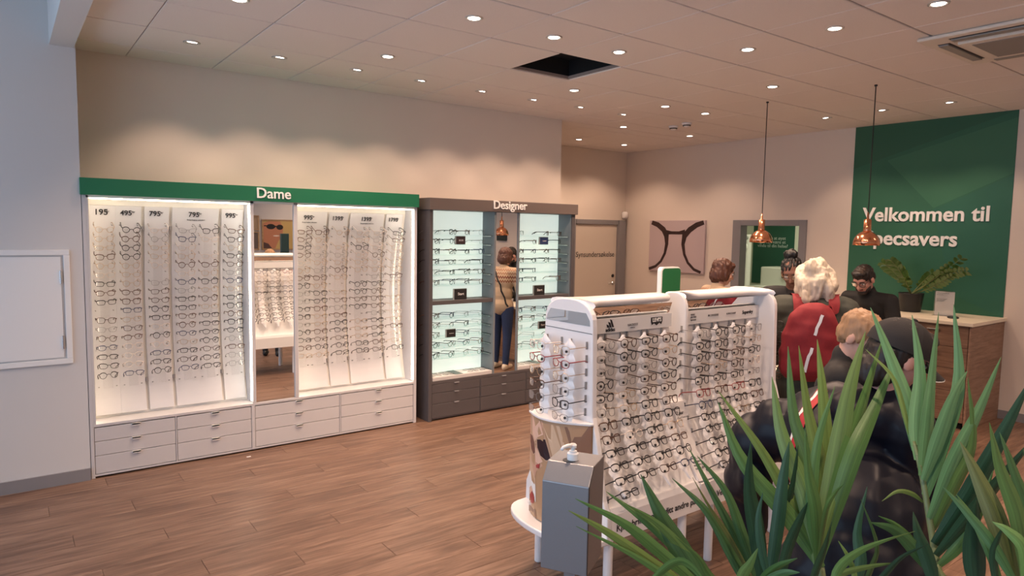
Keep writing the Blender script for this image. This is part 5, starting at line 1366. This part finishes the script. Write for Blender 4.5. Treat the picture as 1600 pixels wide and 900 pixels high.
# baseball cap: crown, brim, button, front badge
CAPM = mat('cap_black', (0.016, 0.014, 0.015), 0.75, noise=0.15, bump=0.3, bscale=300)
cp = B()
n, m_ = 24, 9
def capp(a, e, g=0.0):
    x, y = math.cos(a), math.sin(a)
    return hc + Rh @ Vector(((0.092 + g) * x * math.cos(e), -0.012 + (0.114 + g) * y * math.cos(e), 0.032 + (0.098 + g) * math.sin(e) - 0.018 * (1 if e < 0.05 else 0) * (0.6 - 0.4 * y)))
rows = [[capp(2 * PI * j / n, PI / 2 * i / m_ * 0.97) for j in range(n + 1)] for i in range(m_ + 1)]
cp.grid(rows); cp.add([capp(2 * PI * j / n, PI / 2 * 0.97) for j in range(n)], [tuple(range(n))])
cpo = cp.obj('cap', CAPM, rt, smooth=True)
br = []
for i in range(5):
    t = i / 4
    br.append([hc + Rh @ Vector((math.sin(a) * (0.088 + 0.012 * t), -0.012 + math.cos(a) * 0.108 + t * 0.085 * max(0, math.cos(a)) ** 0.6, 0.030 - 0.020 * t - 0.035 * abs(math.sin(a)) ** 2 * t - 0.008)) for a in [math.radians(-62 + 124 * j / 14) for j in range(15)]])
bb_ = B().grid(br).grid([[p - (Rh @ Vector((0, 0, 0.004))) for p in r[::-1]] for r in br])
bb_.obj('brim', CAPM, cpo, smooth=True)
B().tube([p + (Rh @ Vector((0, 0, -0.002))) for p in br[-1]], 0.002, 5).obj('brim_edge', TWH, cpo, smooth=True)
B().ell(hc + Rh @ Vector((0, -0.012, 0.132)), (0.010, 0.010, 0.006), Rh).obj('cap_button', CAPM, cpo, smooth=True)
bdg = B()
for a0, a1, e0, e1 in ((1.98, 2.22, 0.62, 0.70), (2.06, 2.14, 0.50, 0.80)):
    bdg.grid([[capp(a, e, 0.003) for a in (a0, (a0 + a1) / 2, a1)] for e in (e0, (e0 + e1) / 2, e1)])
bdg.obj('badge', TWH, cpo)
LEAVES = [
('A',[(1.426,1.028,0.852),(1.312,1.105,0.970),(1.230,1.153,1.047),(1.123,1.220,1.114)],0.0273,1),
('A',[(1.388,1.020,0.860),(1.257,1.078,0.966),(1.144,1.123,1.057),(1.043,1.156,1.125)],0.0228,3),
('A',[(1.460,1.063,0.834),(1.416,1.128,0.935),(1.363,1.196,1.003),(1.290,1.279,1.076)],0.0289,1),
('A',[(1.450,1.046,0.837),(1.399,1.083,0.941),(1.334,1.128,1.027),(1.257,1.179,1.085)],0.0242,3),
('A',[(1.426,1.028,0.852),(1.390,1.086,0.942),(1.359,1.139,1.034),(1.330,1.193,1.142)],0.0487,0),
('A',[(1.391,0.993,0.871),(1.289,1.043,0.931),(1.190,1.091,1.004),(1.069,1.156,1.080)],0.0158,1),
('A',[(1.561,0.986,0.820),(1.552,1.042,0.895),(1.522,1.120,1.018),(1.474,1.206,1.097)],0.0273,0),
('A',[(1.592,0.987,0.809),(1.593,1.052,0.916),(1.571,1.136,1.047),(1.554,1.216,1.168)],0.0239,0),
('A',[(1.599,0.982,0.818),(1.586,1.039,0.941),(1.572,1.096,1.069),(1.532,1.169,1.161)],0.0275,0),
('A',[(1.575,0.976,0.828),(1.527,1.049,0.971),(1.502,1.095,1.041),(1.480,1.141,1.118)],0.0116,4),
('A',[(1.537,0.981,0.838),(1.500,1.027,0.934),(1.481,1.057,0.998),(1.458,1.087,1.052)],0.0113,0),
('A',[(1.351,0.903,0.925),(1.291,0.934,0.985),(1.256,0.945,1.037),(1.203,0.969,1.091)],0.0150,1),
('B',[(1.511,0.928,0.871),(1.495,0.950,1.035),(1.478,0.966,1.149),(1.480,0.968,1.264)],0.0415,2),
('B',[(1.500,0.913,0.881),(1.538,0.919,1.052),(1.568,0.927,1.176),(1.594,0.932,1.253)],0.0290,2),
('B',[(1.536,0.934,0.860),(1.561,0.932,1.024),(1.596,0.918,1.139),(1.612,0.918,1.244)],0.0275,2),
('B',[(1.502,0.888,0.892),(1.519,0.879,1.006),(1.541,0.862,1.088),(1.551,0.851,1.130)],0.0264,2),
('B',[(1.472,0.888,0.918),(1.457,0.909,1.011),(1.453,0.920,1.089),(1.464,0.918,1.152)],0.0175,2),
('C',[(1.624,0.825,0.932),(1.608,0.891,1.044),(1.560,0.987,1.219),(1.503,1.087,1.365)],0.0332,3),
('C',[(1.617,0.829,0.924),(1.577,0.908,1.063),(1.507,1.008,1.198),(1.485,1.073,1.341)],0.0404,1),
('D',[(1.612,0.836,0.948),(1.615,0.893,1.118),(1.604,0.959,1.261),(1.618,1.005,1.406)],0.0406,3),
('D',[(1.624,0.851,0.938),(1.658,0.903,1.164),(1.667,0.966,1.301),(1.701,1.013,1.478)],0.0339,1),
('D',[(1.637,0.841,0.938),(1.677,0.890,1.165),(1.697,0.945,1.319),(1.725,0.996,1.481)],0.0377,3),
('D',[(1.637,0.841,0.938),(1.699,0.882,1.128),(1.751,0.931,1.331),(1.795,0.983,1.494)],0.0418,3),
('D',[(1.554,0.829,0.951),(1.565,0.848,1.120),(1.589,0.854,1.274),(1.634,0.843,1.409)],0.0247,1),
('D',[(1.561,0.825,0.951),(1.567,0.837,1.107),(1.555,0.855,1.200),(1.553,0.869,1.312)],0.0280,1),
('D',[(1.599,0.846,0.947),(1.671,0.854,1.143),(1.745,0.864,1.364),(1.821,0.866,1.529)],0.0443,3),
('D',[(1.586,0.831,0.957),(1.685,0.839,1.178),(1.777,0.845,1.329),(1.877,0.847,1.506)],0.0443,1),
('D',[(1.574,0.816,0.967),(1.686,0.817,1.218),(1.783,0.815,1.335),(1.883,0.812,1.459)],0.0365,1),
('D',[(1.568,0.821,0.967),(1.657,0.830,1.137),(1.754,0.829,1.252),(1.844,0.833,1.374)],0.0256,3),
('D',[(1.518,0.812,1.002),(1.541,0.800,1.126),(1.554,0.786,1.175),(1.564,0.773,1.197)],0.0136,1),
('E',[(1.724,0.686,1.272),(1.761,0.722,1.359),(1.776,0.778,1.476),(1.783,0.839,1.598)],0.0356,5),
('E',[(1.725,0.685,1.264),(1.744,0.721,1.346),(1.757,0.762,1.432),(1.738,0.824,1.496)],0.0159,3),
('E',[(1.706,0.672,1.256),(1.750,0.698,1.335),(1.804,0.720,1.450),(1.836,0.760,1.584)],0.0333,5),
('E',[(1.691,0.656,1.225),(1.746,0.674,1.310),(1.804,0.693,1.423),(1.869,0.712,1.595)],0.0346,5),
('E',[(1.686,0.643,1.185),(1.759,0.646,1.300),(1.839,0.646,1.428),(1.877,0.683,1.616)],0.0343,5),
('E',[(1.683,0.648,1.221),(1.735,0.641,1.320),(1.783,0.635,1.406),(1.830,0.627,1.464)],0.0303,5),
('E',[(1.669,0.625,1.141),(1.744,0.612,1.266),(1.823,0.594,1.379),(1.896,0.581,1.499)],0.0334,5),
('E',[(1.673,0.620,1.112),(1.735,0.604,1.209),(1.793,0.592,1.308),(1.808,0.617,1.453)],0.0299,1),
('E',[(1.644,0.602,1.097),(1.698,0.565,1.201),(1.758,0.526,1.346),(1.808,0.494,1.476)],0.0382,2),
('E',[(1.624,0.590,1.081),(1.674,0.543,1.184),(1.714,0.502,1.275),(1.752,0.462,1.363)],0.0342,2),
('E',[(1.627,0.585,1.057),(1.660,0.558,1.110),(1.689,0.536,1.183),(1.709,0.522,1.277)],0.0220,1),
('E',[(1.691,0.649,1.167),(1.661,0.662,1.189),(1.623,0.678,1.198),(1.584,0.693,1.179)],0.0099,3),
('E',[(1.631,0.580,1.029),(1.581,0.602,1.085),(1.521,0.633,1.147),(1.461,0.660,1.172)],0.0280,0),
('E',[(1.609,0.598,1.049),(1.581,0.617,1.108),(1.542,0.642,1.152),(1.505,0.664,1.174)],0.0126,1),
('F',[(1.545,0.402,1.113),(1.567,0.432,1.236),(1.574,0.470,1.326),(1.591,0.499,1.408)],0.0339,1),
('F',[(1.554,0.419,1.103),(1.567,0.463,1.212),(1.578,0.505,1.289),(1.587,0.547,1.356)],0.0347,4),
('F',[(1.587,0.418,1.086),(1.626,0.427,1.210),(1.628,0.460,1.305),(1.630,0.492,1.383)],0.0260,0),
('F',[(1.511,0.403,1.117),(1.498,0.450,1.196),(1.487,0.493,1.247),(1.477,0.534,1.288)],0.0180,0),
('F',[(1.510,0.427,1.100),(1.512,0.459,1.176),(1.512,0.489,1.229),(1.509,0.520,1.269)],0.0154,1),
('F',[(1.480,0.389,1.127),(1.503,0.401,1.202),(1.500,0.427,1.230),(1.496,0.452,1.240)],0.0215,1),
('F',[(1.604,0.500,1.037),(1.612,0.514,1.112),(1.626,0.523,1.175),(1.644,0.528,1.225)],0.0454,2),
('F',[(1.500,0.434,1.100),(1.495,0.446,1.173),(1.505,0.443,1.210),(1.515,0.437,1.235)],0.0192,2),
('F',[(1.621,0.408,1.113),(1.649,0.416,1.195),(1.662,0.436,1.279),(1.667,0.461,1.351)],0.0290,0),
('G',[(1.183,0.790,1.032),(1.181,0.777,1.087),(1.180,0.760,1.121),(1.179,0.744,1.159)],0.0189,3),
('G',[(1.202,0.752,1.044),(1.196,0.736,1.093),(1.200,0.712,1.129),(1.213,0.680,1.155)],0.0228,1),
('G',[(1.174,0.749,1.054),(1.184,0.721,1.097),(1.191,0.693,1.126),(1.198,0.665,1.137)],0.0196,0),
('G',[(1.025,0.910,1.042),(1.080,0.875,1.102),(1.111,0.851,1.096),(1.146,0.819,1.038)],0.0177,1),
('G',[(1.341,0.672,1.036),(1.360,0.672,1.092),(1.405,0.650,1.129),(1.472,0.612,1.157)],0.0179,1),
('G',[(1.320,0.688,1.035),(1.360,0.671,1.079),(1.420,0.636,1.096),(1.470,0.607,1.101)],0.0134,3),
('G',[(1.349,0.690,1.025),(1.394,0.676,1.094),(1.460,0.643,1.131),(1.536,0.601,1.155)],0.0091,3),
('G',[(1.392,0.658,1.026),(1.399,0.657,1.072),(1.390,0.668,1.112),(1.375,0.683,1.145)],0.0120,3),
('G',[(1.433,0.663,1.010),(1.474,0.659,1.064),(1.504,0.663,1.111),(1.496,0.699,1.202)],0.0156,0),
('G',[(1.570,0.562,1.020),(1.574,0.587,1.086),(1.577,0.610,1.134),(1.588,0.628,1.176)],0.0311,2),
('G',[(1.414,0.642,1.026),(1.441,0.618,1.077),(1.467,0.595,1.120),(1.504,0.562,1.151)],0.0149,2),
('G',[(1.394,0.752,0.982),(1.426,0.754,1.037),(1.462,0.754,1.087),(1.491,0.758,1.130)],0.0193,2),
('G',[(1.520,0.718,0.957),(1.557,0.719,1.029),(1.570,0.737,1.095),(1.609,0.739,1.193)],0.0233,2)]
RACHIS_E = [(1.581,0.552,1.013),(1.627,0.585,1.050),(1.671,0.623,1.127),(1.693,0.653,1.215),(1.707,0.673,1.263),(1.722,0.690,1.294)]
# ================================================================== TALL PALM IN THE FOREGROUND
def leafmat(name, c):
    m = bpy.data.materials.new(name); m.use_nodes = True
    nt = m.node_tree; b = nt.nodes['Principled BSDF']; L = nt.links.new
    uv = nt.nodes.new('ShaderNodeUVMap'); uv.uv_map = 'blade'
    mp = nt.nodes.new('ShaderNodeMapping'); mp.inputs['Scale'].default_value = (16, 0.7, 1); L(uv.outputs[0], mp.inputs[0])
    n = nt.nodes.new('ShaderNodeTexNoise'); n.inputs['Scale'].default_value = 1.0; n.inputs['Detail'].default_value = 3; L(mp.outputs[0], n.inputs['Vector'])
    oi = nt.nodes.new('ShaderNodeObjectInfo')
    sx = nt.nodes.new('ShaderNodeSeparateXYZ'); L(uv.outputs[0], sx.inputs[0])
    d = nt.nodes.new('ShaderNodeMath'); d.operation = 'SUBTRACT'; d.inputs[1].default_value = 0.5; L(sx.outputs[0], d.inputs[0])
    a = nt.nodes.new('ShaderNodeMath'); a.operation = 'ABSOLUTE'; L(d.outputs[0], a.inputs[0])
    rib = nt.nodes.new('ShaderNodeMapRange'); rib.inputs[1].default_value = 0.0; rib.inputs[2].default_value = 0.09; rib.inputs[3].default_value = 0.62; rib.inputs[4].default_value = 1.0; L(a.outputs[0], rib.inputs[0])
    st_ = nt.nodes.new('ShaderNodeMapRange'); st_.inputs[1].default_value = 0.3; st_.inputs[2].default_value = 0.7; st_.inputs[3].default_value = 0.72; st_.inputs[4].default_value = 1.25; L(n.outputs['Fac'], st_.inputs[0])
    rv = nt.nodes.new('ShaderNodeMapRange'); rv.inputs[3].default_value = 0.8; rv.inputs[4].default_value = 1.2; L(oi.outputs['Random'], rv.inputs[0])
    m1 = nt.nodes.new('ShaderNodeMath'); m1.operation = 'MULTIPLY'; L(rib.outputs[0], m1.inputs[0]); L(st_.outputs[0], m1.inputs[1])
    m2 = nt.nodes.new('ShaderNodeMath'); m2.operation = 'MULTIPLY'; L(m1.outputs[0], m2.inputs[0]); L(rv.outputs[0], m2.inputs[1])
    mx = nt.nodes.new('ShaderNodeMix'); mx.data_type = 'RGBA'; mx.blend_type = 'MULTIPLY'; mx.inputs[0].default_value = 1; mx.inputs[6].default_value = (*c, 1)
    L(m2.outputs[0], mx.inputs[7]); L(mx.outputs[2], b.inputs['Base Color'])
    b.inputs['Roughness'].default_value = 0.42; b.inputs['Specular IOR Level'].default_value = 0.4
    bp = nt.nodes.new('ShaderNodeBump'); bp.inputs['Strength'].default_value = 0.35; bp.inputs['Distance'].default_value = 0.002
    L(n.outputs['Fac'], bp.inputs['Height']); L(bp.outputs[0], b.inputs['Normal'])
    return m
LM = [leafmat('palm_leaf_' + n, c) for n, c in (('mid', (0.065, 0.145, 0.045)), ('bright', (0.105, 0.21, 0.055)), ('deep', (0.030, 0.085, 0.042)), ('yellow', (0.155, 0.24, 0.060)), ('olive', (0.115, 0.135, 0.040)), ('pale', (0.125, 0.265, 0.110)))]
STEM = mat('palm_stem', (0.15, 0.19, 0.08), 0.5, noise=0.2, nscale=40)
palm = empty('potted_palm', (1.58, 0.74, 0), label='tall potted palm with long strap leaves, close in front of the capped man', cat='plant')
B().lathe([(0.15, 0.0), (0.19, 0.34), (0.20, 0.345), (0.20, 0.36), (0.18, 0.36), (0.175, 0.31)], 28, (1.58, 0.74, 0), caps=False).lathe([(0.14, 0.001), (0.15, 0.002)], 28, (1.58, 0.74, 0)).obj('pot', mat('pot_grey', (0.16, 0.16, 0.165), 0.5), palm, smooth=True)
B().lathe([(0.178, 0.30), (0.17, 0.325), (0.02, 0.335)], 28, (1.58, 0.74, 0)).obj('soil', mat('soil', (0.02, 0.014, 0.01), 0.9), palm, smooth=True)
def crv(P, n):
    P = [Vector(p) for p in P]; P = [P[0] * 2 - P[1]] + P + [P[-1] * 2 - P[-2]]; out = []
    segs = len(P) - 3
    for i in range(n + 1):
        t = i / n * segs; k = min(int(t), segs - 1); u = t - k; a, b_, c, d = P[k:k + 4]
        out.append(0.5 * ((2 * b_) + (c - a) * u + (2 * a - 5 * b_ + 4 * c - d) * u * u + (3 * b_ - a - 3 * c + d) * u ** 3))
    return out
FRONDS = {}
BASES = {'A': (1.44, 1.01, 0.86), 'B': (1.51, 0.90, 0.89), 'C': (1.615, 0.84, 0.95), 'D': (1.605, 0.845, 0.96), 'E': None, 'F': (1.56, 0.43, 1.09), 'G': (1.40, 0.72, 1.00)}
for k, q in BASES.items():
    r0 = Vector((1.58 + 0.05 * math.cos(ord(k)), 0.74 + 0.05 * math.sin(ord(k)), 0.31))
    if k == 'E':
        P = crv([r0, (1.57, 0.60, 0.70)] + RACHIS_E, 24)
        b = B().tube(P, [0.011 - 0.0068 * i / 24 for i in range(25)], 8)
        for i in range(11, 25, 2): b.lathe([(0.009 - 0.005 * i / 24, -0.002), (0.0105 - 0.005 * i / 24, 0), (0.009 - 0.005 * i / 24, 0.002)], 8, P[i], (P[min(24, i + 1)] - P[i - 1]).to_track_quat('Z', 'Y').to_matrix().to_4x4(), caps=False)
    else:
        P = crv([r0, r0.lerp(Vector(q), 0.5) + Vector((0, 0, 0.08)), q], 12)
        b = B().tube(P, [0.011 - 0.004 * i / 12 for i in range(13)], 8)
    FRONDS[k] = b.obj('frond', STEM, palm, smooth=True)
view = Vector((0.6, 0.8, -0.1)).normalized()
for fr, path, w, sh in LEAVES:
    if fr not in 'E': path = [BASES[fr]] + path[1:] if fr in 'DC' else path
    N = 14; P = crv(path, N); b = B(); rows = []
    tw = rnd.uniform(-0.5, 0.5)
    for i, p in enumerate(P):
        t = (P[min(i + 1, N)] - P[max(i - 1, 0)]).normalized(); u = i / N
        ac = t.cross(view).normalized(); nn = ac.cross(t).normalized()
        a = tw * (0.6 + 0.4 * u); ac, nn = ac * math.cos(a) + nn * math.sin(a), nn * math.cos(a) - ac * math.sin(a)
        hw = 0.5 * 1.15 * w * (min(1, 0.45 + u * 2.2) * min(1, ((1 - u) / 0.55)) ** 0.75 if u > 0.0 else 0.45)
        hw = max(hw, 0.0006)
        rows.append([p + ac * (hw * s) - nn * (0.30 * hw * (1 - abs(s)) * (1 if True else 0)) for s in (-1, -0.55, 0, 0.55, 1)])
    b.grid(rows)
    o = b.obj('leaflet', LM[sh], FRONDS[fr], smooth=True)
    uvl = o.data.uv_layers.new(name='blade')
    for poly_ in o.data.polygons:
        for li in poly_.loop_indices:
            vi = o.data.loops[li].vertex_index; uvl.data[li].uv = ((vi % 5) / 4, (vi // 5) / N)

bpy.data.scenes.remove(WORK)
